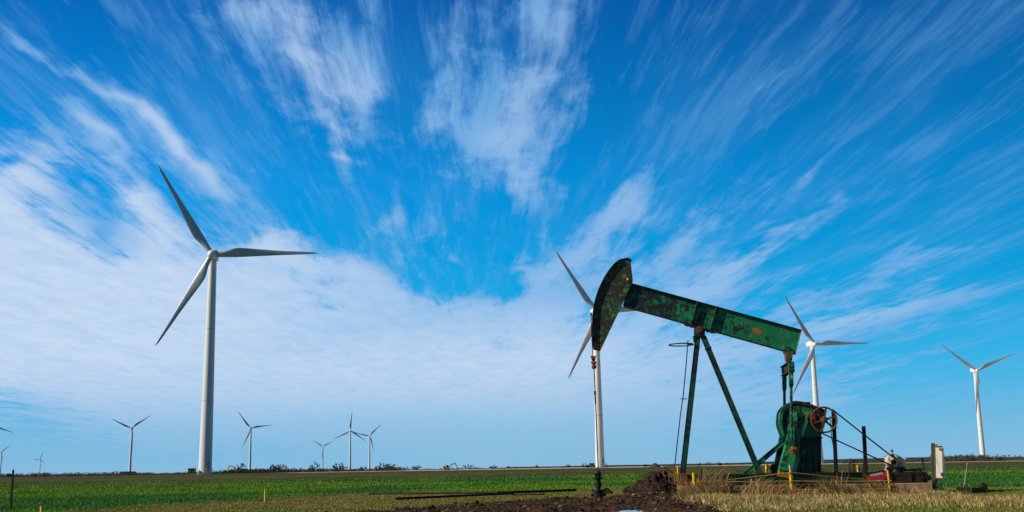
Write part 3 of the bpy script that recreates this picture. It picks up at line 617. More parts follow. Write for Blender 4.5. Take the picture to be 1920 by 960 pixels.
for i, (px, py, ph, lab) in enumerate(TURB):
    t = t0 if i == 0 else copy_tree(t0)
    d = ray(px, py); hd_ = math.hypot(d.x, d.y); dist = (HUB - .9 + .3 if False else (HUB + .9 - CAMZ)) * hd_ / d.z
    t.location = (d.x / hd_ * dist, d.y / hd_ * dist, .9); yw, bs = {3: (R(3), 1.02)}.get(i, (WIND, 1.0)); t.rotation_euler = (0, 0, yw)
    tag(t, lab, 'wind turbine', 'wind turbines across the field')
    for j, bl in enumerate([c for c in t.children if c.name.startswith('blade')]):
        bl.rotation_euler = (0, R(ph + 120 * j), 0); bl.scale = (bs, bs, bs)
# blades were built turned by 120 degrees each; undo by sharing one mesh
_bm = [c for c in t0.children if c.name.startswith('blade')][0].data
for o in list(bpy.data.objects):
    if o.name.startswith('blade'): o.data = _bm

# ------------------------------------------------------------ pumping unit
pj = thing('pumpjack', 'big rusty green pumpjack nodding over the wellhead, front and centre right', 'pumpjack', PO, -PHI)
def L2(px, py, w=0): p = LP(px, py, w); return (p.x, p.z)
Z0 = 0.5                                            # top of the concrete pad
# concrete pad with sloped right end
padx0 = LP(1276, 905, PADF).x; padx1t = LP(1748, 905, PADF).x; padx1b = LP(1752, 928, PADF).x; ztop = LP(1740, 905.5, PADF).z
zb = -.2; ztop = max(.42, ztop)
pad = thing('concrete_pad', 'long low concrete pad under the green pumpjack', 'concrete pad', PO, -PHI)
mb = MB(); mb.prism([(padx0, zb), (padx1b, zb), (padx1t, ztop), (padx0, ztop)], PADF, -PADF + .2); mb.build('slab', M['concrete'], pad, bevel=.03)
mb = MB(); mb.prism([(LP(1487, 909, PADF).x, ztop + .003), (LP(1560, 909, PADF).x, ztop + .003), (LP(1556, 915, PADF).x, ztop - .3), (LP(1500, 915, PADF).x, ztop - .3)], PADF - .25, PADF - .003); mb.build('block', M['rust_dark'], pad)
# skid: two long I beams with cross members
SK = .92; zs0 = ztop + .004
ztS = LP(1400, 888.5, -SK).z; xs0 = LP(1290, 890, -SK).x; xs1 = LP(1640, 890, -SK).x; dep = ztS - zs0
for nm, lab, mt_, x0_, x1_, zt_ in (('base_frame', 'dark green steel skid of long I beams', 'green_dark', xs0, xs1, ztS),):
    mb = MB()
    for s_ in (-1, 1): mb.ibar((x0_, s_ * SK, (zs0 + zt_) / 2), (x1_, s_ * SK, (zs0 + zt_) / 2), zt_ - zs0, .24, (0, 0, 1), .03)
    for k in range(7):
        xx = x0_ + .2 + (x1_ - x0_ - .4) * k / 6; mb.ibar((xx, -SK + .02, (zs0 + zt_) / 2 - .03), (xx, SK - .02, (zs0 + zt_) / 2 - .03), zt_ - zs0 - .08, .2, (0, 0, 1), .025)
    for k in range(10):
        xx = x0_ + .5 + (x1_ - x0_ - 1) * k / 9; mb.box((xx, -SK - .06, (zs0 + zt_) / 2), (.02, .11, zt_ - zs0 - .07))
    for px in (1358, 1424): mb.box((LP(px, 886, -SK).x, -SK, zt_ + .05), (.16, .14, .1))
    mb.build(nm, M[mt_], pj, label=lab)
mb = MB(); a, b_ = LP(1276, 890, -SK - .1), LP(1289.5, 912, -SK - .1); mb.box(((a.x + b_.x) / 2, -SK - .06, (zs0 + ztS + .02) / 2), (b_.x - a.x, .34, ztS + .02 - zs0)); mb.build('end_block', M['rustgold'], pj); mb = MB(); mb.box(((a.x + b_.x) / 2, SK + .06, (zs0 + ztS + .02) / 2), (b_.x - a.x, .34, ztS + .02 - zs0))
mb.build('end_block', M['rustgold'], pj)
# motor end of the skid
xm0, xm1 = LP(1642, 885, -SK).x, LP(1735, 885, -SK).x; zm = LP(1690, 886.5, -SK).z
mb = MB()
for s_ in (-1, 1): mb.bar((xm0, s_ * SK, zm - .05), (xm1, s_ * SK, zm - .05), .1, .14, (0, 0, 1)); mb.bar((xm0, s_ * SK, zs0 + .05), (xm1, s_ * SK, zs0 + .05), .1, .16, (0, 0, 1)); mb.box(((xm0 + xm1) / 2, s_ * (SK - .02 * s_), (zm + zs0) / 2), (xm1 - xm0, .02, zm - zs0 - .1))
for px in (1669, 1706, 1728, 1735): 
    x_ = LP(px, 890, -SK).x
    for s_ in (-1, 1): mb.box((x_, s_ * (SK + .03), (zm + zs0) / 2), (.09, .12, zm - zs0 + (.06 if px > 1720 else 0)))
    mb.bar((x_, -SK, zm - .1), (x_, SK, zm - .1), .1, .12, (0, 0, 1))
mb.box((LP(1731, 895, -SK).x, -SK - .12, (zm + zs0) / 2 - .02), (.4, .06, .1))
mb.build('motor_frame', M['rust_dark'], pj, label='brown rusty frame carrying the motor')
mb = MB(); c = LP(1741, 896, -SK); mb.tube(c + Vector((0, -.1, 0)), c + Vector((0, .35, 0)), .12, .12, 12); mb.tube(c + Vector((-.12, -.02, .12)), c + Vector((-.12, .2, .14)), .09, .09, 10); mb.box(c + Vector((-.08, .1, -.05)), (.2, .3, .12)); mb.build('tension_screw', M['black'], pj)
mb = MB(); mb.bar(LP(1690, 882.5, -.7), LP(1727, 880, -.7), .08, .08); mb.box(LP(1724, 880.5, -.7), (.2, .14, .13)); mb.build('push_bar', M['rust_dark'], pj)
mb = MB(); mb.path([LP(1733.5, 883, -.8), LP(1731, 872, -.8), LP(1729.5, 861, -.8)], .035); mb.path([LP(1729.5, 863, -.8), LP(1727.5, 859, -.8)], .04); mb.path([LP(1729.5, 863, -.8), LP(1731, 859, -.8)], .03); mb.build('brake_lever', M['black'], pj)
mb = MB(); mb.path([LP(1691, 873, -.3), LP(1695, 878, -.3), LP(1701, 882, -.4), LP(1712, 882.5, -.5), LP(1724, 883, -.6), LP(1732, 886, -.75)], .022); mb.build('power_cable', M['galv'], pj)

# A frame (samson post)
def leg(p_top, p_bot, wid, name='post_leg', mat='green_dark', fl=None):
    mb = MB(); p, q_ = Vector(p_top), Vector(p_bot); mb.ibar(p, q_, wid, wid * (fl or .75), (1, 0, 0), .022); mb.bar(p, q_, wid * .97, wid * .5, (0, 1, 0)) if False else None
    return mb.build(name, M[mat], pj)
for s_, wb in ((-1, -.72), (1, .72)):
    tL = LP(1308.5, 632, s_ * .16); bL = LP(1279.5 if s_ < 0 else 1280.5, 889, wb)
    mb = MB(); mb.ibar(tL, bL, .25, .17, (1, 0, 0), .03); mb.bar(tL, bL, .20, .15, (0, 1, 0)); 
    mb.build('post_leg', M['green_dark'], pj)
    tR = LP(1319, 632, s_ * .16); bR = LP(1425, 889, wb)
    mb = MB(); mb.ibar(tR, bR, .25, .17, (1, 0, 0), .03); mb.bar(tR, bR, .20, .15, (0, 1, 0))
    k_ = tR.lerp(bR, .085); dd = (bR - tR).normalized(); mb.bar(k_ - dd * .02, k_ + dd * .02, .32, .24, (0, 1, 0))
    mb.box((bR.x, bR.y, bR.z + .02), (.5, .3, .06)); mb.build('post_leg', M['green_dark'], pj)
    for t_ in (.45,):
        pass
mb = MB(); c0 = LP(1311, 631.5); mb.box((c0.x, 0, c0.z), (.58, .62, .05)); 
a = LP(1301, 616); b_ = LP(1321.5, 630)
mb.box(((a.x + b_.x) / 2, 0, (c0.z + .025 + LP(1311, 617).z) / 2 + .003), (b_.x - a.x, .5, LP(1311, 617).z - c0.z - .03)); 
mb.box((c0.x - .25, 0, c0.z - .13), (.05, .56, .22)); mb.build('post_cap', M['green_dark'], pj)
mb = MB(); c = LP(1310.5, 620); mb.lathe((c.x, -.32, c.z), [(-.5, .10), (-.02, .135), (.0, .17), (.05, .17)], 'Y', 24); mb.tube((c.x, -.3, c.z), (c.x, .33, c.z), .17, .17, 24); mb.lathe((c.x, -.37, c.z), [(0, .13), (.02, .12)], 'Y', 20)
mb.build('centre_bearing', M['rust'], pj, True, label='brown round bearing under the beam')
# ladder beside the front leg, standing square to the unit, with a safety hoop
lad = [(1290, 638), (1286, 690), (1281, 742), (1275.5, 780), (1270, 830), (1265, 876)]
mb = MB()
for s_ in (-1, 1): mb.path([LP(px, py, s_ * .2) for px, py in lad], .026)
for t_ in np.linspace(.06, .97, 19):
    k_ = t_ * (len(lad) - 1); i_ = int(k_); f_ = k_ - i_; a, b_ = lad[i_], lad[min(i_ + 1, len(lad) - 1)]
    px, py = a[0] + (b_[0] - a[0]) * f_, a[1] + (b_[1] - a[1]) * f_; mb.tube(LP(px, py, -.2), LP(px, py, .2), .014, .014, 6)
ladder = mb.build('ladder', M['rust_dark'], pj)
mb = MB(); mb.bar(LP(1276, 748, 0), LP(1288, 748, 0), .04, .04, (0, 0, 1)); mb.build('ladder_bracket', M['green_dark'], ladder); mb = MB(); mb.bar(LP(1288, 646.5, 0), LP(1301, 646.5, 0), .06, .06, (0, 0, 1)); mb.build('ladder_bracket', M['green_dark'], ladder)
mb = MB(); c = LP(1277, 646.3); mb.torus(c, .575, .03, 'Z', 40, 8); mb.build('safety_hoop', M['green_dark'], ladder)
mb = MB(); mb.path([LP(1318, 634, -.2), LP(1315.5, 648, -.2), LP(1310, 655, -.2), LP(1309, 662, -.2)], .008); mb.build('grease_line', M['rubber'], pj)

# walking beam
T0, T1 = LP(1178, 529.8), LP(1503, 619); B0, B1 = LP(1160, 574.2), LP(1490, 664.5)
dirb = (T1 - T0).normalized(); nb = Vector((-dirb.z, 0, dirb.x)); depth_b = (T1 - B1).dot(nb)
mb = MB(); FLW = .34; tt = .035
fl_mb = MB(); fl_mb.bar(T0 - nb * tt / 2, T1 - nb * tt / 2, FLW, tt, nb)
Bq0 = T0 - nb * (depth_b - tt / 2) ; Bq1 = T1 - nb * (depth_b - tt / 2)
fl2_mb = MB(); fl2_mb.bar(Bq0 + dirb * .1, Bq1, FLW, tt, nb); mb.bar(T0 - nb * depth_b / 2 + dirb * .05, T1 - nb * depth_b / 2 - dirb * .004, .03, depth_b - 2 * tt - .003, nb)
beam = mb.build('walking_beam', M['beam'], pj, label='sloping green beam blotched with black, yellow and orange')
fl_mb.build('flange', M['green_dark'], beam); fl2_mb.build('flange', M['rust_dark'], beam)
def along(px, py): return (LP(px, py) - T0).dot(dirb)
for s_ in (-1, 1):
    for s0 in (along(1306, 568), along(1342, 577), (T1 - T0).length - .02):
        mb = MB(); p = T0 + dirb * s0 - nb * (tt + .002); q_ = T0 + dirb * s0 - nb * (depth_b - tt - .002); o = Vector((0, s_ * .092, 0)); mb.bar(p + o, q_ + o, .15, .022, dirb); mb.build('stiffener', M['lichen'], beam)
c = T0 + dirb * (along(1306, 568) + .45) - nb * (depth_b + .035); mb = MB(); mb.bar(c - dirb * .75, c + dirb * .75, .34, .05, nb)
for k in range(-3, 4):
    if k: mb.bar(c + dirb * k * .2 - nb * .03, c + dirb * k * .2 - nb * .07, .06, .06, dirb)
mb.build('saddle_plate', M['rust_dark'], beam)
gus = [L2(1469, 645), L2(1480, 658), L2(1469, 656.5)]; mb = MB(); mb.prism(gus, -.165, -.03); mb.build('gusset', M['green_bright'], beam)
for (nm, poly, mt_) in (('rust_patch', [(1411, 616), (1417, 615), (1424, 618), (1429, 624), (1421, 628), (1412, 624)], 'orange'),):
    mb = MB(); mb.prism([L2(*p) for p in poly], -.0185, -.0155); mb.build(nm, M[mt_], beam)

# horsehead
arc = [(1112.5, 655), (1110.3, 640), (1109.8, 620), (1111, 590), (1116, 562), (1125, 537), (1137, 514.5), (1151.5, 496), (1163.5, 487)]
def smooth_poly(pts, n=6):
    out = []
    P_ = [Vector((p[0], p[1], 0)) for p in pts]
    for i in range(len(P_) - 1):
        a, b_, c_, d_ = P_[max(i - 1, 0)], P_[i], P_[i + 1], P_[min(i + 2, len(P_) - 1)]
        for k in range(n):
            t = k / n; out.append(tuple((.5 * ((2 * b_) + (c_ - a) * t + (2 * a - 5 * b_ + 4 * c_ - d_) * t * t + (3 * b_ - a - 3 * c_ + d_) * t ** 3))[:2]))
    return out + [tuple(pts[-1])]
arcs = smooth_poly(arc)
# the arc in the photo is the near lip of the front plate; the box of the head sits behind it
HW = .15; PW = .26
inner = [(p[0] + 1.4, p[1] + .6) for p in arcs]
head_poly = [L2(*p, 0) for p in inner] + [L2(1166, 489.0), L2(1182, 488), L2(1186.6, 527), L2(1183.5, 533.5), L2(1164.5, 575), L2(1125, 658)]
mb = MB(); mb.prism(head_poly, -HW, HW); head = mb.build('horse_head', M['head2'], pj, label='long curved horsehead at the front of the beam')
mb = MB()
A_ = [LP(*p, 0) for p in arcs]
for i in range(len(A_) - 1): 
    pass
vs = []; 
for i, p in enumerate(A_):
    d = (A_[min(i + 1, len(A_) - 1)] - A_[max(i - 1, 0)]).normalized(); nrm = Vector((d.z, 0, -d.x))
    for w_, o_ in ((-PW, 0), (PW, 0), (PW, .035), (-PW, .035)): vs.append(p + Vector((0, w_, 0)) + nrm * o_)
k4 = len(A_); fs = [(i * 4 + j, i * 4 + (j + 1) % 4, (i + 1) * 4 + (j + 1) % 4, (i + 1) * 4 + j) for i in range(k4 - 1) for j in range(4)] + [(0, 1, 2, 3), ((k4 - 1) * 4, (k4 - 1) * 4 + 3, (k4 - 1) * 4 + 2, (k4 - 1) * 4 + 1)]
mb._add(vs, fs); mb.build('front_plate', M['rust_dark'], head)
mb = MB(); a, b_ = LP(1163, 488), LP(1178, 485); mb.bar(a, b_, .40, .05, (0, 0, 1)); mb.bar(LP(1177.5, 485.2), LP(1184, 489), .40, .05, (0, 0, 1)); mb.build('top_cap', M['black'], head)
mb = MB(); c = LP(1177, 524, -HW); mb.lathe((c.x, -HW, c.z), [(0, .065), (.03, .065), (.04, .04)], 'Y', 16); mb.build('yellow_cap', M['yellow'], head)
mb = MB(); mb.prism([L2(1113, 642, 0), L2(1129, 648, 0), L2(1124.6, 657, 0), L2(1114, 653.5, 0)], -HW - .003, -HW + .01); mb.build('rust_patch', M['orange'], head)
for s_ in (-1, 1):                                  # seams / edge lips along the head
    mb = MB(); mb.bar(LP(1183.5, 534, s_ * HW), LP(1125, 657.5, s_ * HW), .03, .05, (0, 1, 0)); mb.build('edge_lip', M['rust_dark'], head)

# bridle, carrier bar, polished rod
xb = 1108.2
mb = MB()
for s_ in (-1, 1): mb.path([LP(1108.2, 587, s_ * .1), LP(1108.8, 620, s_ * .1), LP(1110.6, 650, s_ * .1), LP(1111.5, 668, s_ * .1)], .02)
mb.tube(LP(1108.1, 586, -.1), LP(1108.2, 592, -.1), .045, .045, 8); mb.build('bridle_cable', M['rust_dark'], pj)
cb = LP(1112.5, 671); mb = MB(); mb.box(cb, (.19, .42, .11)); mb.box(cb + Vector((.0, 0, .06)), (.26, .2, .05)); mb.box(LP(1113, 676), (.15, .16, .09)); mb.box(LP(1113.3, 680), (.24, .3, .09))
mb.lathe(LP(1113.8, 692), [(0, .05), (.05, .11), (.14, .12), (.2, .07), (.3, .09)], 'Z', 12); cbar = mb.build('carrier_bar', M['rust'], pj, label='rusty clamp hanging below the horsehead')
mb = MB(); mb.box(LP(1112.2, 679, -.17), (.14, .03, .11)); mb.build('red_clamp', M['redpipe'], cbar)
px_t, py_t, px_b, py_b = 1113.9, 690, 1122, 884
mb = MB(); mb.tube(LP(px_t, py_t), LP(px_b, py_b), .026, .026, 10); rod = mb.build('polished_rod', M['rust_dark'], pj, True)
mb = MB(); k1, k2 = LP(1116.3, 740), LP(1116.8, 752); mb.tube(LP(1115.6, 733), LP(1115.9, 741), .05, .05, 10); mb.tube(LP(1116.0, 742), LP(1116.8, 757), .038, .038, 10); mb.build('rod_coupling', M['black'], rod)

# equaliser, pitmans
PW_ = 1.12
mb = MB(); c = LP(1479, 670, 0); mb.box((c.x - .02, 0, c.z - .1), (.2, .34, .62)); mb.box((c.x - .02, 0, c.z), (.28, .5, .34)); mb.box((c.x, 0, LP(1479, 661).z), (.46, .4, .08)); mb.tube((c.x - .02, -.36, c.z + .03), (c.x - .02, .36, c.z + .03), .13, .13, 16)
mb.build('tail_bearing', M['rust'], pj, label='rusty bearing hanging under the tail of the beam')
mb = MB(); mb.prism([L2(1473, 661, 0), L2(1486, 661, 0), L2(1482.5, 681, 0)], -.27, -.2); mb.build('tail_bracket', M['green_bright'], pj)
ze = LP(1483.5, 688, -PW_).z; xe = LP(1483.5, 688, -PW_).x; ztop_e = LP(1483, 679, -PW_).z; zbot_e = LP(1483, 698, -PW_).z
mb = MB(); mb.ibar((xe - .06, -PW_ + .1, (ztop_e + zbot_e) / 2), (xe - .06, PW_ + .12, (ztop_e + zbot_e) / 2), (ztop_e - zbot_e) * .97, .26, (0, 0, 1), .03); mb.build('equaliser_bar', M['rust_dark'], pj)
for s_, wv in ((-1, -PW_), (1, PW_)):
    dxs = 0.0 if s_ < 0 else None
    def Q_(px, py):                                 # same side view for both sides, moved across the unit
        p = LP(px, py, -PW_); return Vector((p.x, wv, p.z))
    mb = MB(); a, b_ = Q_(1477.5, 678.5), Q_(1489.8, 697.5); mb.box(((a.x + b_.x) / 2, wv - .0, (a.z + b_.z) / 2), (b_.x - a.x, .16, a.z - b_.z))
    mb.prism([(Q_(1478.8, 697).x, Q_(1478.8, 697).z), (Q_(1487.6, 697).x, Q_(1487.6, 697).z), (Q_(1487.3, 722).x, Q_(1487.3, 722).z), (Q_(1485.5, 729).x, Q_(1485.5, 729).z), (Q_(1481, 729).x, Q_(1481, 729).z), (Q_(1479.3, 722).x, Q_(1479.3, 722).z)], wv - .07, wv + .07)
    mb.tube(Q_(1483.3, 728), Q_(1484, 832), .068, .062, 12); mb.prism([(Q_(x_, y_).x, Q_(x_, y_).z) for x_, y_ in ((1479.5, 826), (1488, 826), (1489.5, 838), (1478.5, 838))], wv - .08, wv + .08)
    pit = mb.build('pitman_arm', M['green_bright'], pj)
    if s_ < 0:
        for dx_, dy_ in ((1480.2, 688.5), (1486, 688.5), (1480.2, 694), (1486, 694)): c = Q_(dx_, dy_); mb = MB(); mb.lathe((c.x, wv - .08, c.z), [(0, .03), (.035, .03)], 'Y', 6); mb.build('bolt', M['rust_dark'], pit)
        for dx_, dy_ in ((1483, 715), (1480.5, 719.5), (1486, 719.5), (1483, 724)): c = Q_(dx_, dy_); mb = MB(); mb.lathe((c.x, wv - .07, c.z), [(0, .05), (.06, .035)], 'Y', 8); mb.build('bolt', M['rust_dark'], pit)
        mb = MB(); a, b_ = Q_(1481.5, 704.5), Q_(1486.6, 708.8); mb.box(((a.x + b_.x) / 2, wv - .074, (a.z + b_.z) / 2), (b_.x - a.x, .006, a.z - b_.z)); mb.build('sticker', M['label_yellow'], pit)
# gear reducer
GW = .55
gp_ = [(1490, 753.5), (1481, 756.5), (1472, 762.5), (1465.5, 771), (1462.8, 783), (1463, 796), (1466, 806), (1470, 817), (1474, 822), (1540, 822), (1540, 815), (1546, 800), (1549, 786), (1547, 771), (1523, 761.5), (1500, 755)]
gp2 = smooth_poly(gp_[:9], 3) + gp_[9:]
def Gp(px, py, w=-GW): return L2(px, py, w)
mb = MB(); mb.prism([Gp(*p) for p in gp2], -GW, GW)
gr_ = mb.build('gear_reducer', M['green'], pj, bevel=.04, label='round-backed green gearbox housing')
mb = MB(); lid = [(1490, 751.5), (1502, 752.5), (1523, 758.5), (1548, 769), (1548, 772.5), (1523, 763), (1500, 757), (1489, 756.5)]
mb.prism([Gp(*p) for p in lid], -GW - .09, GW + .09); mb.box((Gp(1514, 756)[0], 0, Gp(1514, 755)[1]), (.35, .5, .1)); mb.build('lid', M['rust_dark'], gr_, label='rusty lid along the top of the gearbox')
mb = MB(); rim = smooth_poly([(1490, 751.5), (1480, 754.5), (1470.5, 761), (1463.5, 770.5), (1461, 783), (1461, 797), (1464.5, 808), (1469, 820)], 3); rin = [(p[0] + 5.5, p[1] + 3.5) for p in rim][::-1]
mb.prism([Gp(*p) for p in rim + rin], -GW - .07, -GW + .1); mb.prism([Gp(*p) for p in rim + rin], GW - .1, GW + .07); mb.build('rim', M['green_bright'], gr_)
mb = MB(); mb.box((Gp(1520, 821)[0], 0, Gp(1520, 821)[1]), (Gp(1543, 821)[0] - Gp(1500, 821)[0], 2 * GW + .24, .06)); mb.build('flange', M['rust_dark'], gr_)
mb = MB(); c = LP(1487, 765, -GW); mb.prism([Gp(1486, 762), (Gp(1499, 762)), Gp(1499, 775), Gp(1490, 775)], -GW - .035, -GW - .002); mb.build('inspection_plate', M['green_bright'], gr_)
# pedestal
mb = MB(); z1 = Gp(1520, 822)[1]
mb.prism([(Gp(1494, 822)[0], z1), (Gp(1538, 822)[0], z1), (Gp(1540, 886)[0], ztS - .0), (Gp(1490, 886)[0], ztS)], -GW + .02, GW - .02)
for px in (1499, 1513, 1526, 1538): mb.bar((Gp(px, 822)[0], -GW - .04, z1), (Gp(px, 886)[0], -GW - .04, ztS + .002), .05, .12, (0, 1, 0))
mb.box((Gp(1516, 888)[0], 0, ztS + .03), (1.35, 1.5, .05)); ped = mb.build('gearbox_pedestal', M['green_dark'], pj)
mb = MB(); mb.prism([Gp(1500, 830), Gp(1511, 830), Gp(1512, 884), Gp(1499, 884)], -GW - .012, -GW + .01); mb.build('side_panel', M['green'], ped)
# cranks with counterweights
CW = .86
def crank(wc, s_):
    def C_(px, py): p = LP(px, py, -CW); return (p.x, p.z)
    body = [(1493, 772), (1501, 773), (1508.5, 778.5), (1509, 790), (1504, 806), (1500, 822), (1496, 842), (1489, 872), (1486.5, 898), (1456.5, 892), (1462, 868), (1470, 838), (1476, 812), (1480.5, 790), (1486, 776)]
    mb = MB(); mb.prism([C_(*p) for p in body], wc - .11, wc + .11); o = mb.build('crank_arm', M['crank'] if s_ < 0 else M['green_dark'], pj, bevel=.035)
    if s_ < 0:
        mb = MB(); mb.prism([C_(*p) for p in [(1489, 800), (1494, 797), (1499.5, 799), (1499, 812), (1493, 836), (1489, 836), (1488, 815)]], wc - .16, wc - .112); mb.build('cast_rib', M['green_bright'], o, bevel=.02)
        mb = MB(); mb.prism([C_(*p) for p in [(1471, 838), (1480, 845), (1494, 846), (1489, 871), (1486, 885), (1459, 881), (1463, 866)]], wc - .19, wc - .112); mb.build('counterweight', M['crank'], o, bevel=.03)
        mb = MB(); mb.prism([C_(*p) for p in [(1460, 881), (1465, 885.5), (1469, 884), (1472, 889), (1477, 887), (1480, 891.5), (1484, 889), (1487, 893), (1486, 898.5), (1475, 897), (1456, 893)]], wc - .20, wc - .112); mb.build('rusty_toe', M['orange'], o, bevel=.02)
        for px in (1497.5, 1503.5):
            mb = MB(); a = C_(px, 776); mb.box((a[0], wc - .11, a[1]), (.12, .06, .12)); mb.build('shim', M['orange'], o)
        c = C_(1485, 845); mb = MB(); mb.tube((c[0], wc - .1, c[1]), (c[0], -PW_ - .12, c[1]), .13, .13, 16); mb.lathe((c[0], -PW_ - .1, c[1]), [(0, .19), (.05, .19), (.055, .13), (.10, .12), (.105, .07), (.15, .06)], 'Y', 20); pin = mb.build('crank_pin', M['pin'], o, True); mb = MB(); mb.lathe((c[0], -PW_ - .255, c[1]), [(0, .045), (.03, .04)], 'Y', 12); mb.build('pin_nut', M['black'], pin)
        c = C_(1498, 786); mb = MB(); mb.lathe((c[0], wc - .11, c[1]), [(0, .09), (.03, .08)], 'Y', 14); mb.build('shaft_end', M['rust_dark'], o, True)
crank(-CW, -1); crank(CW, 1)
# dark member standing behind the near crank
mb = MB(); mb.bar(LP(1470, 808, .75), LP(1455, 886, .75), .3, .3, (0, 1, 0)); mb.build('rear_strut', M['black'], pj)
mb = MB(); mb.ibar(LP(1471, 827, -.62), LP(1397, 889, -.62), .2, .16, (0, 0, 1), .025); mb.bar(LP(1471, 827, -.62), LP(1397, 889, -.62), .12, .15, (0, 0, 1)); mb.build('front_brace', M['green'], pj)
mb = MB(); mb.ibar(LP(1471, 827, .62), LP(1400, 889, .62), .2, .16, (0, 0, 1), .025); mb.build('front_brace', M['green_dark'], pj)
c = LP(1450, 882, -.3); mb = MB(); mb.box(c, (.2, .2, .36)); mb.tube(c + Vector((-.15, 0, .1)), c + Vector((.15, 0, .1)), .06, .06, 10); mb.lathe(c + Vector((0, 0, .18)), [(0, .08), (.08, .09), (.1, .03)]); mb.build('valve', M['rust_dark'], pj)

# flywheel / big sheave with six spokes
SW = -.98
c = LP(1545, 787, SW); RW = (LP(1570.2, 787, SW).x - LP(1519.6, 787, SW).x) / 2
mb = MB(); mb.torus(c, RW - .035, .042, 'Y', 56, 8, 1.5); sh = mb.build('sheave', M['wheelrust'], pj, True, label='brown rusty sheave wheel with spokes')
for k in range(6):
    a = R(14 + 60 * k); dv = Vector((math.sin(a), 0, math.cos(a))); mb = MB(); mb.bar(c + dv * .13, c + dv * (RW - .05), .085, .05, (0, 1, 0)); mb.build('spoke', M['wheelrust'], sh)
mb = MB(); mb.lathe(c, [(-.12, .15), (.02, .165), (.06, .16), (.07, .10), (.11, .10), (.12, .07)], 'Y', 24); mb.build('wheel_hub', M['rustgold'], sh, True)
mb = MB(); c2 = LP(1528, 784, -.7); mb.tube((c2.x, -GW - .01, c2.z), (c2.x, -.72, c2.z), .34, .34, 24)
for k in range(8): a = 2 * math.pi * k / 8; mb.lathe((c2.x + .27 * math.cos(a), -.72, c2.z + .27 * math.sin(a)), [(0, .03), (.04, .03)], 'Y', 6)
mb.tube((c.x, -GW, c.z), (c.x, SW + .1, c.z), .08, .08, 12); mb.build('bearing_cover', M['rust'], pj)
# motor and its sheave
mc = LP(1676, 867, SW); rm = .15
mo_c = LP(1674, 865, -.55)
mb = MB(); mb.lathe((mo_c.x, -.2, mo_c.z), [(0, .16), (.05, .30), (.2, .335), (.56, .34), (.62, .33), (.70, .25), (.76, .15)], 'Y', 28)
for k in range(18):
    a = 2 * math.pi * k / 18; dv = Vector((math.cos(a), 0, math.sin(a))); p = Vector((mo_c.x, -.42, mo_c.z)) + dv * .34; mb.bar(p - Vector((0, .12, 0)), p + Vector((0, .2, 0)), .02, .04, dv)
mb.tube((mo_c.x, -.55, mo_c.z + .3), (mo_c.x, -.55, mo_c.z + .5), .03, .03, 8); mb.torus((mo_c.x, -.55, mo_c.z + .46), .05, .015, 'Y', 12, 6)
for s_ in (-1, 1): mb.box((mo_c.x + s_ * .26, -.55, mo_c.z - .32), (.2, .5, .18))
mot = mb.build('electric_motor', M['motor'], pj, True, label='chalky white round motor with rust stains')
mb = MB(); q_ = LP(1690, 864.5, -.45); mb.box(q_, (.30, .34, .36), Matrix.Rotation(R(18), 3, 'Y')); mb.build('terminal_box', M['boxwhite'], mot, bevel=.03)
mb = MB(); mb.lathe((mc.x, SW, mc.z), [(-.1, rm), (-.04, rm - .02), (.04, rm - .02), (.1, rm), (.1, rm * .72), (.0, rm * .68), (.0, .05), (.06, .045)], 'Y', 24); mb.tube((mc.x, SW + .1, mc.z), (mo_c.x, -.8, mo_c.z), .06, .06, 10); mb.build('motor_sheave', M['rust'], mot, True)
mb = MB()
for px in (1667, 1686): a = LP(px, 878, -.55); mb.box(a, (.34, .8, .1)); mb.box(a + Vector((0, 0, -.12)), (.16, .7, .16))
mb.bar(LP(1660, 879, -.9), LP(1697, 879, -.9), .06, .05, (0, 0, 1)); mb.build('slide_rail', M['black'], mot)
# belts
def belt(p, q_, r_=.026):
    mb = MB()
    for o in (-.045, .045): mb.path([p + Vector((0, o, 0)), p.lerp(q_, .5) + Vector((0, o, -.012)), q_ + Vector((0, o, 0))], r_)
    return mb.build('drive_belt', M['rubber'], pj)
dv = (mc - c); L_ = dv.length; th_ = math.atan2(dv.z, dv.x); al = math.asin((RW - rm) / L_)
nu = Vector((-math.sin(th_ - 0) , 0, math.cos(th_)))
def tang(sgn):
    a = th_ + sgn * (math.pi / 2 - al); n_v = Vector((math.cos(a), 0, math.sin(a))); return c + n_v * (RW + .005), mc + n_v * (rm + .01)
for sgn in (1, -1): p, q_ = tang(sgn); belt(p, q_)
# belt guard posts
mb = MB(); mb.bar(LP(1562.5, 771, -.6), LP(1568, 889, -.6), .16, .14, (0, 1, 0)); mb.bar(LP(1564.5, 802, -.62), LP(1571, 802, -.62), .04, .04, (0, 0, 1)); mb.box(LP(1568, 887, -.6), (.36, .3, .05)); mb.build('guard_post', M['black'], pj)
mb = MB(); mb.bar(LP(1619.2, 799, -.5), LP(1624, 887, -.5), .15, .15, (0, 1, 0)); mb.prism([L2(1619.6, 857, -.5), L2(1621, 857, -.5), L2(1622, 886, -.5), L2(1616.5, 886, -.5)], -.56, -.44); mb.box(LP(1622, 886.5, -.5), (.4, .36, .05)); mb.build('guard_post', M['rust_dark'], pj, label='brown steel guard post')
mb = MB(); mb.path([LP(1553, 787, -.45), LP(1557.5, 787, -.45), LP(1558, 800, -.45), LP(1559, 820, -.45), LP(1565, 848, -.5)], .02); mb.build('brake_cable', M['rubber'], pj)

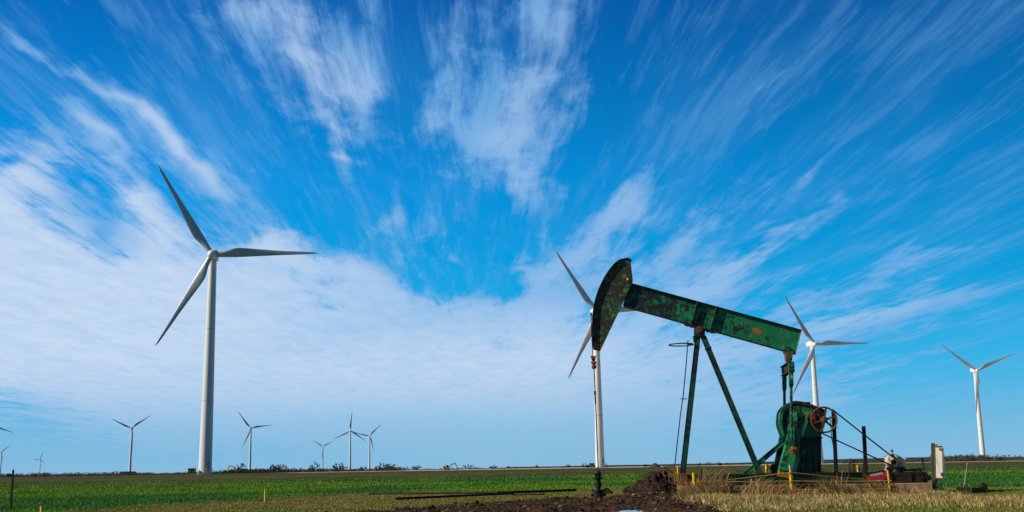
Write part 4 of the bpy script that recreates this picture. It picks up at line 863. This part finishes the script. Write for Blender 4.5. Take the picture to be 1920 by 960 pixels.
# ------------------------------------------------------------ wellhead
wp = PO + ax * LP(1122.5, 930).x; wx, wy = wp.x, wp.y
wh_ = thing('wellhead', 'black iron wellhead standing in mud under the polished rod', 'wellhead', (wx, wy, 0), -PHI)
zt = lambda py: LP(1123, py).z
ztp = [zt(v) for v in (883, 889, 895, 899, 906, 918, 923, 937)]
mb = MB(); H0 = zt(918)
mb.lathe((0, 0, 0), [(-.15, .2), (zt(931), .2), (zt(930.5), .245), (zt(924.5), .25), (zt(924), .225), (zt(922), .225), (zt(921.5), .28), (H0, .28), (H0 + .01, .1)], 'Z', 22)
for s_ in (-1, 1): mb.tube((s_ * .2, 0, zt(928)), (s_ * .34, 0, zt(928)), .07, .07, 10); mb.tube((s_ * .27, 0, H0 - .12), (s_ * .27, 0, H0 + .05), .04, .04, 8)
mb.tube((0, -.2, zt(928)), (0, -.31, zt(928)), .085, .085, 12); mb.build('casing_head', M['black'], wh_, True)
mb = MB(); mb.lathe((0, 0, 0), [(H0, .11), (zt(914), .11), (zt(913.5), .14), (zt(911), .14), (zt(910.5), .10), (zt(908), .10), (zt(907), .14), (zt(903), .145), (zt(902), .10), (zt(899), .10)], 'Z', 16)
mb.tube((-.17, 0, zt(909)), (.15, 0, zt(909)), .05, .05, 8); mb.build('tubing_tee', M['rust_dark'], wh_, True)
mb = MB(); mb.lathe((0, 0, 0), [(zt(899), .14), (zt(898), .22), (zt(896), .23), (zt(895.5), .15), (zt(893), .15), (zt(889), .12), (zt(887), .14), (zt(885), .11), (zt(882.5), .05)], 'Z', 16)
for k in range(4): a = R(45 + 90 * k); mb.tube((.19 * math.cos(a), .19 * math.sin(a), zt(897)), (.17 * math.cos(a), .17 * math.sin(a), zt(887)), .025, .025, 6)
mb.lathe((0, 0, 0), [(zt(888), .2), (zt(886.8), .2)], 'Z', 16); mb.build('stuffing_box', M['black'], wh_, True)

# ------------------------------------------------------------ stakes, ropes, rails
def on_plane(px, py, w):
    p = _hit(px, py, w, PO); return Vector((p.x, p.y, 0))
def stake(px, pyt, pyb, r_, mat, label, cat='stake', name='marker_stake', D=None, group=None, tip=None, leanpx=0, sq=False):
    if D == 'rope': D = _hit(px, pyb, -2.05, PO).y
    b_ = ground_at(px, pyb) if D is None else at_dist(px, pyb, D)
    b_.z = 0
    d = ray(px - leanpx, pyt); t_ = b_.y / d.y; top = Vector((d.x * t_, b_.y, CAMZ + d.z * t_))
    root = thing(name, label, cat, (b_.x, b_.y, b_.z), 0, group); v = top - b_; mb = MB()
    if sq: mb.bar((0, 0, -.25), v, r_ * 2, r_ * 1.2, (0, 1, 0)); mb.bar(Vector((0, r_, -.25)), v + Vector((0, r_, 0)), r_ * .5, r_ * 1.4, (0, 1, 0))
    else: mb.tube((0, 0, -.25), v, r_, r_, 10)
    mb.build('post', M[mat], root, not sq)
    if tip: mb = MB(); mb.tube(v, v + v.normalized() * tip[0], r_ * .55, r_ * .5, 8); mb.build('tip', M[tip[1]], root)
    return root, top
G = 'yellow stakes around the pumping unit'
s1_, t1_ = stake(1303.5, 886.5, 932, .075, 'yellow', 'yellow stake at the left end of the rope, by the red pipe rail', group=G, leanpx=3, D='rope')
s2_, t2_ = stake(1486, 885, 929.5, .075, 'yellow', 'yellow stake with pink tip before the crank of the pumpjack', group=G, leanpx=4, tip=(.3, 'pink'), D='rope')
s3_, t3_ = stake(1670.5, 883, 925, .045, 'yellow', 'yellow stake leaning beside the red sign', group=G, leanpx=6, D='rope')
s4_, t4_ = stake(1271, 873.5, 914, .05, 'yellow', 'yellow stake among the red pipe rail at the left end of the skid', group=G, D=53.8)
s5_, t5_ = stake(1437, 871, 889, .07, 'yellow', 'short yellow stake behind the skid, seen between the braces', D=54.5, group=G)
s6_, t6_ = stake(1608, 872, 886, .05, 'yellow', 'yellow stake behind the skid in the brush pile', D=55.2, group=G)
stake(497.5, 917, 940, .05, 'yellow', 'lone yellow stake at the edge of the crop at left', group='lone yellow stakes')
stake(79, 949, 985, .06, 'yellow', 'yellow stake at bottom left corner, close to the black post', group='lone yellow stakes')
stake(20, 880.5, 962, .035, 'black', 'thin black steel post leaning at the left edge', 'post', 'fence_post', leanpx=-5, sq=True)
stake(1805, 867.5, 915, .022, 'galv', 'thin grey rod standing by the fallen steel trough at right', 'rod', 'steel_rod', leanpx=-9)
def rope(pts, label, r_=.0165, sag=.04):
    P_ = [Vector(p) for p in pts]; fine = []
    for a, b_ in zip(P_, P_[1:]):
        n = 8
        for k in range(n): t = k / n; fine.append(a.lerp(b_, t) - Vector((0, 0, sag * 4 * t * (1 - t))))
    fine.append(P_[-1]); mb = MB(); mb.path(fine, r_, 6); return tag(mb.build('rope', M['rope'] if r_ > .015 else M['rope_old']), label, 'rope', 'yellow ropes strung on the stakes')
s1b, s2b, s3b = s1_.location.y, s2_.location.y, s3_.location.y
rope([at_dist(1304, 905.5, s1b - .08), at_dist(1481, 885.8, s2b - .09)], 'yellow rope climbing from the left stake to the top of the middle stake', sag=.02)
rope([at_dist(1481.5, 885.6, s2b - .09), at_dist(1636, 899.5, s3b + .6), at_dist(1671, 901, s3b - .08)], 'yellow rope sloping down from the middle stake towards the red sign', sag=.03)
rope([at_dist(1304, 903, s1b - .1), at_dist(1483, 901.8, s2b - .1), at_dist(1671, 901.5, s3b - .1)], 'middle yellow rope running level across the dark skid', sag=.02)
rope([at_dist(1303, 918.6, s1b - .08), at_dist(1485, 918, s2b - .1), at_dist(1671, 916.5, s3b - .08)], 'lowest yellow rope, half hidden in the tall straw', sag=.02)
rope([at_dist(1288, 873.5, 54.0), at_dist(1437, 872.8, 54.4), at_dist(1608, 878, 55.1)], 'thin rope behind the pumpjack at the height of the field edge', .010, .03)
rope([at_dist(1330, 886.7, 54.0), at_dist(1437, 886.2, 54.35), at_dist(1575, 884.5, 55)], 'thin low rope behind the skid, seen between the braces', .010, .01)
rl = thing('pipe_rail', 'red pipe guard rail in steps at the left end of the skid', 'guard rail', on_plane(1258, 925, -1.85), -PHI)
rb = rl.location.y; Mi = rl.matrix_basis
def RL(px, py, D=None):
    p = at_dist(px, py, D or rb) - rl.location; return Vector((p.dot(ax), p.dot(bxn), p.z))
mb = MB()
for a, b_ in (((1243.6, 875), (1264.5, 874)), ((1243.6, 875), (1243.6, 892)), ((1243.6, 892), (1260, 891.3)), ((1264.5, 875), (1265, 906)), ((1254.7, 890), (1255, 906.3)), ((1255, 906), (1267, 905)), ((1255, 889), (1300, 888.3)), ((1267, 905.3), (1300, 904.3)), ((1270.5, 889), (1270.5, 908))):
    mb.bar(RL(*a), RL(*b_), .038, .038, (0, 1, 0))
mb.build('rail', M['redpipe'], rl); mb = MB()
for a, b_ in (((1244.5, 892), (1245, 931)), ((1255, 906), (1255.5, 934)), ((1271, 906), (1271.5, 934)), ((1254, 921.5), (1290, 920.5)), ((1245, 876), (1262, 887))): mb.bar(RL(*a), RL(*b_), .03, .03, (0, 1, 0))
mb.build('wire_leg', M['black'], rl)

# red sign on wire stakes, leaning
sg = thing('warning_sign', 'tilted red metal sign with a pale panel, hung on the rope by the concrete pad', 'sign', on_plane(1648, 925, -2.0), 0)
sb = sg.location.y
def SP(px, py, dy=0): p = at_dist(px, py, sb) - sg.location; p.y += dy; return p
cn = [(1626.8, 888.3), (1659.5, 881.8), (1664.4, 896.8), (1632.6, 902.8)]
vs = [SP(*p, 0) for p in cn] + [SP(*p, .02) for p in cn]
mb = MB(); mb._add(vs, [(0, 1, 2, 3), (7, 6, 5, 4), (0, 4, 5, 1), (1, 5, 6, 2), (2, 6, 7, 3), (3, 7, 4, 0)]); plate = mb.build('plate', M['signred'], sg)
def sq_(s_, t_): 
    a = Vector(cn[0]).lerp(Vector(cn[1]), s_); b_ = Vector(cn[3]).lerp(Vector(cn[2]), s_); p = a.lerp(b_, t_); return (p[0], p[1])
def signquad(s0, s1v, t0_, t1v, mat, name, dy=-.004):
    c4 = [sq_(s0, t0_), sq_(s1v, t0_), sq_(s1v, t1v), sq_(s0, t1v)]; vs = [SP(*p, dy) for p in c4] + [SP(*p, -.001) for p in c4]
    mb = MB(); mb._add(vs, [(0, 1, 2, 3), (7, 6, 5, 4), (0, 4, 5, 1), (1, 5, 6, 2), (2, 6, 7, 3), (3, 7, 4, 0)]); mb.build(name, M[mat], plate)
signquad(.12, .82, .10, .40, 'signpink', 'pale_panel')
mb = MB()                                            # two rows of worn, unreadable lettering
for (s0, s1v, t0_, t1v) in [(.27 + .045 * k, .27 + .045 * k + .03, .52, .60) for k in range(8)] + [(.30 + .04 * k, .30 + .04 * k + .028, .70, .80) for k in range(3)] + [(.50 + .04 * k, .50 + .04 * k + .028, .69, .79) for k in range(3)]:
    c4 = [sq_(s0, t0_), sq_(s1v, t0_), sq_(s1v, t1v), sq_(s0, t1v)]; mb._add([SP(*p, -.003) for p in c4], [(0, 1, 2, 3)])
mb.build('lettering', M['signtext'], plate)
mb = MB(); mb.bar(SP(1631, 903), SP(1635, 912), .03, .03); mb.bar(SP(1660, 897), SP(1672, 914), .05, .03); mb.bar(SP(1626, 888), SP(1660, 881.3), .03, .035, (0, 1, 0)); mb.build('support', M['black'], sg)

# ------------------------------------------------------------ control box
cbx = thing('control_box', 'tall white rusting electrical box on a brown post at the pad end', 'electrical box', on_plane(1751, 930, -1.1), 0); cbx.rotation_euler = (0, 0, R(-18))
cy_ = cbx.location.y
def CP(px, py, dy=0): p = at_dist(px, py, cy_ + dy) - cbx.location; return p
mb = MB(); mb.bar(CP(1749, 831), CP(1751, 931), .17, .17, (0, 1, 0)); mb.build('post', M['wood'], cbx, bevel=.01)
mb = MB(); mb.box(CP(1756, 920), (.3, .3, .6)) if False else mb.prism([CP(1748.5, 900).xz[:] if False else (CP(1748.5, 901).x, CP(1748.5, 901).z), (CP(1755, 901).x, CP(1755, 901).z), (CP(1758, 929).x, -.1), (CP(1751, 929).x, -.1)], -.2, -.09); mb.build('foot', M['black'], cbx)
a, b_, c_, d_ = CP(1753, 838), CP(1767.5, 837), CP(1768.5, 896.5), CP(1754.5, 896.5)
mb = MB(); mb.prism([(a.x, a.z), (b_.x, b_.z), (c_.x, c_.z), (d_.x, d_.z)], -.16, -.02); bxo = mb.build('cabinet', M['boxwhite'], cbx, bevel=.012)
mb = MB()
for (p, q_, wd) in (((1753.6, 837), (1755.2, 897), .025), ((1767.6, 840), (1768.6, 897), .03), ((1752.5, 837.4), (1767.5, 837.4), .05), ((1754, 896.8), (1768.5, 896.8), .05)): mb.bar(CP(*p, -.15), CP(*q_, -.15), wd, .05, (0, 1, 0))
mb.bar(CP(1762, 841.5, -.165), CP(1767, 843.5, -.165), .11, .03, (0, 1, 0)); mb.tube(CP(1756, 836, -.1), CP(1756.3, 833, -.1), .05, .04, 8); mb.box(CP(1766.8, 889, -.19), (.06, .08, .14)); mb.build('rusted_edging', M['boxrust'], bxo)
mb = MB(); mb.tube(CP(1769.3, 861, -.0), CP(1770.3, 893, 0), .03, .03, 8); mb.build('side_conduit', M['boxwhite'], bxo)
mb = MB(); mb.path([CP(1761, 897), CP(1763, 908), CP(1767, 916), CP(1773, 930)], .03)
mb.path([CP(1758, 897), CP(1757, 905), CP(1761, 914), CP(1770, 922)], .022); mb.path([CP(1744.5, 900), CP(1750, 910), CP(1759, 915), CP(1767, 922)], .022); mb.tube(CP(1755.5, 897), CP(1756, 905), .05, .045, 8); mb.build('conduit', M['galv'], cbx)

# fallen trough with a root ball
tr = thing('steel_trough', 'rusty steel channel lying in the grass at far right', 'steel channel', ground_at(1827, 926), 0)
def TP(px, py, dy=0): p = at_dist(px, py, tr.location.y + dy) - tr.location; return p
mb = MB(); mb.bar(TP(1796, 918, .1), TP(1851, 920, .1), .9, .03, (0, 0, 1)) if False else None
a, b_ = TP(1796, 914), TP(1823, 923); mb.box(((a.x + b_.x) / 2, .2, (a.z + b_.z) / 2 + .02), (b_.x - a.x, .04, .2)); mb.box(((a.x + b_.x) / 2, .3, (a.z + b_.z) / 2 + .10), (b_.x - a.x, .2, .03)); 
a, b_ = TP(1822, 914.5), TP(1850, 926.5); mb.box(((a.x + b_.x) / 2, 0, (a.z + b_.z) / 2), (b_.x - a.x, .04, a.z - b_.z)); mb.box(((a.x + b_.x) / 2, .12, a.z - .02), (b_.x - a.x, .24, .03)); mb.box((b_.x - .03, .12, (a.z + b_.z) / 2), (.06, .24, a.z - b_.z))
mb.build('channel', M['rust'], tr)

# ------------------------------------------------------------ dirt piles
def mound(name, label, px0, px1, pyb, pyt, mat, depth=1.0, seed=1, D=None, cat='dirt pile', peak=.5, rough=.35):
    A, B = (ground_at(px0, pyb), ground_at(px1, pyb)) if D is None else (at_dist(px0, pyb, D), at_dist(px1, pyb, D))
    c = (A + B) / 2; zg = float(gz(0, c.y)); rx = (B.x - A.x) / 2; ztp_ = at_dist((px0 + px1) / 2, pyt, c.y + depth * .5).z - zg; n = 72
    g_ = np.linspace(-1.15, 1.15, n); GX, GY = np.meshgrid(g_, g_); pk = peak * 2 - 1
    GXs = np.where(GX < pk, (GX - pk) / (1 + pk + 1e-6), (GX - pk) / (1 - pk + 1e-6)); rr = np.sqrt(GXs ** 2 + GY ** 2)
    nz = fbm(GX * 2.5 + seed * 7, GY * 2.5, seed, 5, .62); rr = rr + (nz - .5) * rough * 1.3; prof = np.clip(1 - rr, 0, 1) ** .8
    Zz = prof * ztp_ * (1 + rough * (fbm(GX * 7, GY * 7, seed + 9, 4, .6) - .5) * 1.6) - .06 * (prof <= 0)
    Vv = np.stack([GX * rx, GY * depth, Zz], -1).reshape(-1, 3); I_ = np.arange(n * n).reshape(n, n)
    Qd = np.stack([I_[:-1, :-1], I_[:-1, 1:], I_[1:, 1:], I_[1:, :-1]], -1).reshape(-1, 4)
    Vv[:, 2] = np.where(Vv[:, 2] <= -.05, -.12, Vv[:, 2])
    o = raw_mesh(name, Vv, Qd, M[mat], None, False); o.location = (c.x, c.y + depth * .55, zg); return tag(o, label, cat)
mound('dirt_pile', 'large heap of dark dug soil left of the skid, behind the red rail', 1168, 1292, 923, 883, 'dirt', 1.9, 3, peak=.60, rough=.62)
mound('dirt_pile', 'small dark clod of soil just right of the wellhead', 1126, 1151, 926, 914, 'dirt', .35, 5)
mound('dirt_pile', 'low brown brush and soil heap behind the skid, left of the braces', 1298, 1334, 892, 878, 'brush', .9, 8, D=54.5, cat='brush pile')
mound('dirt_pile', 'brown brush heap behind the skid between the two guard posts', 1578, 1636, 887, 867, 'brush', 1.1, 12, D=55.5, cat='brush pile')
mound('dirt_pile', 'dark root clump on the end of the fallen steel channel', 1836, 1862, 925, 902, 'dirt', .4, 15, cat='root clump')
mound('dirt_pile', 'lone far mound of soil on the horizon right of the turbine tower', 1219, 1240, 874, 867.5, 'brush', 3.0, 18, D=400)
for k, (px0, px1, pyb, pyt) in enumerate([(985, 1012, 950, 942), (1012, 1048, 962, 951), (1100, 1125, 957, 951), (940, 975, 958, 952)]):
    mound('soil_clod', ['lumpy mud clod left of the puddles, farther one', 'biggest mud clod by the left puddle', 'flat mud clod between the two puddles', 'mud clod farthest left in the muddy patch'][k], px0, px1, pyb, pyt, 'dirt', .4, 20 + k, cat='clod')
# limestone rubble beside the heap
def rubble():
    sp = [(1180, 930, 5), (1188, 928, 7), (1200, 930, 5), (1236, 923, 9), (1228, 926, 6), (1219, 927, 6), (1243, 925, 5), (1212, 930, 4), (1170, 936, 4), (1233, 929, 5), (1247, 929, 4), (1126, 936, 4), (1205, 926, 5), (1222, 922, 5), (1090, 944, 3), (1140, 945, 3), (1195, 940, 3), (1050, 942, 3)]
    rg = random.Random(5)
    for i, (px, py, w_) in enumerate(sp):
        p = ground_at(px, py); s_ = w_ / 42.7 * .5; mb = MB(); bmesh.ops.create_icosphere(mb.bm, subdivisions=2, radius=1)
        for v in mb.bm.verts:
            k_ = 1 + rg.uniform(-.16, .16); v.co = Vector((v.co.x * s_ * k_ * 1.2, v.co.y * s_ * k_, v.co.z * s_ * k_ * .6))
        o = mb.build('rock', M['stone']); o.location = (p.x, p.y, s_ * .25 + float(height(np.array(p.x), np.array(p.y)))); o.rotation_euler = (0, 0, rg.uniform(0, 6)); tag(o, 'one of the pale limestone pieces scattered in the mud by the dark soil heap', 'rock', 'pale stones beside the soil heap')
rubble()

# pipes lying on the ground
def lying(a, b_, r_, label, lift=.06):
    A, B = ground_at(*a), ground_at(*b_); A.z = B.z = r_ + lift; mb = MB(); mb.path([A, A.lerp(B, .5) + Vector((0, .02, 0)), B], r_, 10); o = mb.build('pipe', M['rust_dark'], None, True); tag(o, label, 'pipe', 'rusty pipes lying on the ground')
lying((691, 929.5), (962, 927), .055, 'long rusty pipe on the field edge, farthest of the lying pipes')
lying((741, 940), (962, 929.5), .06, 'long rusty pipe lying nearest, slanting through the short grass')
lying((930, 929.0), (1080, 923.0), .075, 'thick rusty pipe ending left of the wellhead')
lying((960, 931.5), (1021, 930), .03, 'thin dark pipe just in front of the thick one, left of the wellhead')

# ------------------------------------------------------------ far machines and cabinets
def far_root(px, py, D, name, label, cat, group=None):
    d = ray(px, py); t_ = D / d.y; return thing(name, label, cat, (d.x * t_, D, float(gz(0, D))), 0, group)
def cabinet(px, D, w_, h_, lab):
    r_ = far_root(px, 876, D, 'utility_cabinet', lab, 'cabinet', 'green transformer cabinets'); mb = MB(); mb.box((0, 0, h_ / 2 + .1), (w_, 1.8, h_ - .2)); mb.box((0, -.05, h_ + .03), (w_ + .12, 2.0, .1)); mb.build('housing', M['boxgreen'], r_)
    mb = MB(); mb.box((0, 0, .1), (w_ + .4, 2.4, .22)); mb.build('plinth', M['concrete'], r_)
    mb = MB(); mb.box((-w_ * .05, -.93, h_ * .5), (.04, .04, h_ * .8)); mb.box((-w_ * .18, -.93, h_ * .62), (.3, .03, .2)); mb.build('door_trim', M['galv'], r_)
cabinet(360.2, 396, 2.4, 2.1, 'dark green transformer cabinet left of the largest turbine')
cabinet(1110, 556, 2.6, 2.1, 'dark green transformer cabinet left of the turbine behind the horsehead')
def excavator(px, D, sc, lab, flip=1, mat='machine', arm_only=False):
    r_ = far_root(px, 880, D, 'excavator', lab, 'excavator', 'excavators on the far edge of the field'); r_.scale = (sc * flip, sc, sc)
    mb = MB()
    for s_ in (-1, 1): mb.prism([(-1.9, .0), (1.9, .0), (2.2, .45), (1.9, .9), (-1.9, .9), (-2.2, .45)], s_ * 1.3 - .3, s_ * 1.3 + .3)
    mb.build('tracks', M['black'], r_)
    mb = MB(); mb.box((.4, 0, 1.5), (3.6, 2.6, 1.0)); mb.prism([(1.0, 2.0), (2.3, 2.0), (2.3, 2.6), (1.2, 2.6)], -1.2, 1.2); hs_ = mb.build('house', M[mat], r_)
    mb = MB(); mb.prism([(-1.3, 2.0), (.3, 2.0), (.3, 3.1), (-.9, 3.1)], -1.2, -.1); mb.build('cab', M['glass'], hs_)
    mb = MB(); pts = [(-1.4, 1.7), (-3.2, 3.9), (-5.4, 4.2), (-5.4, 3.6), (-3.4, 3.3), (-1.9, 1.5)]; mb.prism(pts, -.3, .3); mb.build('boom', M[mat], r_)
    mb = MB(); mb.prism([(-5.1, 4.4), (-5.8, 4.1), (-6.9, .9), (-6.5, .8)], -.22, .22); mb.build('stick', M[mat], r_)
    mb = MB(); mb.prism([(-7.1, 1.0), (-6.2, .9), (-5.8, .2), (-6.6, -.3), (-7.2, .1)], -.5, .5); mb.build('bucket', M['black'], r_)
excavator(449.5, 560, .95, 'yellow excavator arm beside the bare tree, right of the largest turbine')
excavator(548, 640, .72, 'small yellow excavator among bushes further right', 1)
excavator(838, 610, .85, 'brown digger arm raised alone on the horizon in the middle', -1, 'brownarm')
r_ = far_root(240, 890, 700, 'shed', 'low brown shed at the foot of the Y-shaped far turbine', 'shed'); mb = MB(); mb.box((0, 0, .8), (9, 3, 1.6)); mb.build('wall', M['brownarm'], r_); mb = MB(); mb.prism([(-4.8, 1.61), (4.8, 1.61), (4.4, 2.1), (-4.4, 2.1)], -1.8, 1.8); mb.build('roof', M['rust_dark'], r_)

# ------------------------------------------------------------ trees on the far edge
def tree_mesh(h, spread, seed, levels=5, dense=1.0, trunk=.28):
    rg = random.Random(seed); tw, br = MB(), MB(); hw = spread
    th = h * rg.uniform(.10, .2); br.tube((0, 0, -.3), (rg.uniform(-.1, .1), 0, th), trunk, trunk * .8, 6, False)
    def limb(p, q_, r_, lv):
        n = 4; pts = [p.lerp(q_, k / n) + Vector((rg.gauss(0, 1), rg.gauss(0, 1), rg.gauss(0, .8))) * ((q_ - p).length * .05 * (0 < k)) for k in range(n + 1)]
        (br if lv == 0 else tw).path(pts, [max(r_ * (1 - .7 * k / n), .072) for k in range(n + 1)], 4 if lv < 2 else 3)
        if lv >= 3: return
        L = (q_ - p).length; d = (q_ - p).normalized()
        for k in range(int((5, 5, 4)[lv] * (1.25 if dense > 1 else .8))):
            o = pts[rg.choice((1, 2, 3, 4) if lv == 0 else (1, 2, 3))]; a = Vector((rg.gauss(0, 1), rg.gauss(0, 1), rg.gauss(.35, .7))).normalized()
            limb(o, o + (d * .8 + a * .9).normalized() * L * rg.uniform(.25, .5), r_ * .5, lv + 1)
    n0 = 9 if dense > 1 else 6
    for k in range(n0):
        t = R(-72 + 144 * (k + rg.uniform(.2, .8)) / n0); az = rg.uniform(-1, 1) * .6
        e = Vector((math.sin(t) * hw, az * hw * math.cos(t), th + math.cos(t) * (h - th) * .8 + .05 * h)) * rg.uniform(.68, .92)
        limb(Vector((0, 0, th * rg.uniform(.5, 1))), e, trunk * .5, 0)
    return br, tw
def tree(px, pyb, pyt, wpx, D, seed, lab, levels=5, dense=1.0):
    H = (pyb - pyt) * D / F; root = far_root(px, pyb, D, 'bare_tree', lab, 'tree', 'leafless trees on the far edge of the field')
    br, tw = tree_mesh(H, wpx * D / F / 2, seed, levels, dense, .035 * H)
    allz = max([v.co.z for v in tw.bm.verts] + [.1]); xsx = [v.co.x for v in tw.bm.verts]; wd = max(xsx) - min(xsx)
    k = H / allz; kx = (wpx * D / F) / max(wd, .1); cxm = (max(xsx) + min(xsx)) / 2 * 0
    for b__ in (br, tw):
        for v in b__.bm.verts: v.co = Vector((v.co.x * kx, v.co.y * kx, v.co.z * k))
    br.build('trunk', M['bark'], root); tw.build('crown', M['bark'], root)
TREES = [
 (453, 887, 868, 24, 540, 1, 'bare tree standing beside the yellow excavator arm', 5, 1),
 (514, 886, 870, 26, 560, 22, 'spreading bare tree, left one of the pair before the dark bushes', 5, 2),
 (528, 886, 869, 24, 575, 3, 'bare tree, right one of the pair before the dark bushes', 5, 1),
 (560, 885, 875, 22, 600, 31, 'low bare tree behind the small excavator', 5, 1),
 (588, 885, 864, 24, 560, 4, 'tall forked bare tree above the two dark green bushes', 4, 1),
 (636, 885, 868, 34, 560, 5, 'broad round bare tree between two grouped turbines', 5, 2),
 (679, 883, 874, 19, 620, 6, 'small bare tree beside the rightmost grouped turbine', 5, 2),
 (709, 882, 871, 17, 600, 7, 'small bare tree touching the dense round one', 5, 2),
 (725, 882, 866.5, 33, 590, 8, 'dense round bare tree, darkest of the row', 5, 2),
 (780, 881, 872, 22, 650, 9, 'low wide bare tree halfway to the brown digger arm', 5, 2),
 (880, 879, 868.5, 26, 590, 10, 'lone bare tree right of the brown digger arm', 5, 1),
 (925, 878.5, 871, 18, 640, 11, 'low bare tree, first right of the lone one', 5, 2),
 (953, 878, 872, 8, 640, 12, 'tiny bare tree near the picture middle', 4, 2),
 (1007, 877, 870, 9, 640, 13, 'tiny bare tree between the middle and the horsehead turbine', 4, 2),
 (1065, 876, 868, 11, 640, 14, 'small bare tree left of the cabinet of the horsehead turbine', 4, 1),
 (1096, 875.5, 867, 14, 640, 15, 'small bare tree just behind the cabinet of the horsehead turbine', 5, 1),
 (1311, 873, 867.5, 9, 640, 16, 'tiny bare tree seen just right of the front leg of the pumpjack', 4, 2),
 (1330, 873, 865.5, 14, 640, 17, 'small bare tree seen between the legs of the pumpjack, left one', 5, 1),
 (1348, 873, 866, 12, 640, 18, 'small bare tree seen between the legs of the pumpjack, middle one', 5, 1),
 (1364, 873, 867, 10, 640, 19, 'small bare tree seen between the legs of the pumpjack, right one', 4, 1),
 (1600, 869, 860, 18, 560, 20, 'bare tree behind the brush heap between the guard posts', 5, 2),
 (17, 893, 886, 14, 520, 24, 'low bare tree left of the tiniest turbine', 4, 2),
]
for a in TREES: tree(*a)
scrub('undergrowth', 425, 760, 545, 600, 520, .4, 2.0, np.array([[.045, .036, .028], [.060, .048, .036], [.028, .040, .016]]), 'dark undergrowth around the feet of the bare trees', 207, .36)
def bush(px, pyb, pyt, wpx, D, seed, lab):
    H = (pyb - pyt) * D / F; Wd = wpx * D / F / 2; root = far_root(px, pyb, D, 'evergreen_bush', lab, 'bush', 'dark green bushes on the far edge of the field')
    rg = np.random.default_rng(seed); n = 420; d = rg.normal(0, 1, (n, 3)); d /= np.linalg.norm(d, axis=1)[:, None]; rr = rg.uniform(.5, 1, n) ** .5; c = d * rr[:, None] * np.array([Wd, Wd * .8, H / 2]) * (1 + .25 * np.sin(d[:, :1] * 5 + seed)); c[:, 2] += H * .5
    tri = c[:, None, :] + rg.normal(0, 1, (n, 3, 3)) * .17; o = raw_mesh('foliage', tri.reshape(-1, 3), np.arange(n * 3).reshape(-1, 3), M['leaf'], np.repeat(np.array([[.022, .045, .014]]) * rg.uniform(.6, 1.5, (n, 1)), 3, 0)); o.parent = root
    mb = MB(); mb.tube((0, 0, -.1), (0, 0, H * .5), .15, .06, 6); mb.build('stem', M['bark'], root)
for a in [(584, 886.5, 877.5, 15, 540, 1, 'dark green bush under the tall forked tree, left of the pair'), (600, 886, 879, 14, 545, 2, 'dark green bush right of the one under the forked tree'), (502, 887.5, 882, 16, 545, 3, 'low dark green bush under the spreading tree pair, left'), (522, 887, 880, 14, 550, 4, 'dark green bush between the two bare trees of the pair'), (537, 887, 882.5, 13, 550, 5, 'low dark green bush beside the small excavator'),
          (1102, 875.5, 871, 6, 560, 6, 'small dark bush tucked behind the cabinet of the horsehead turbine'), (1351, 872, 868, 8, 620, 7, 'little dark bush seen between the pumpjack legs'), (1210, 873.5, 870, 9, 600, 8, 'low dark bush left of the far mound')]: bush(*a)

# cycles
S.render.engine = 'CYCLES'
S.cycles.max_bounces = 5; S.cycles.diffuse_bounces = 2; S.cycles.glossy_bounces = 3
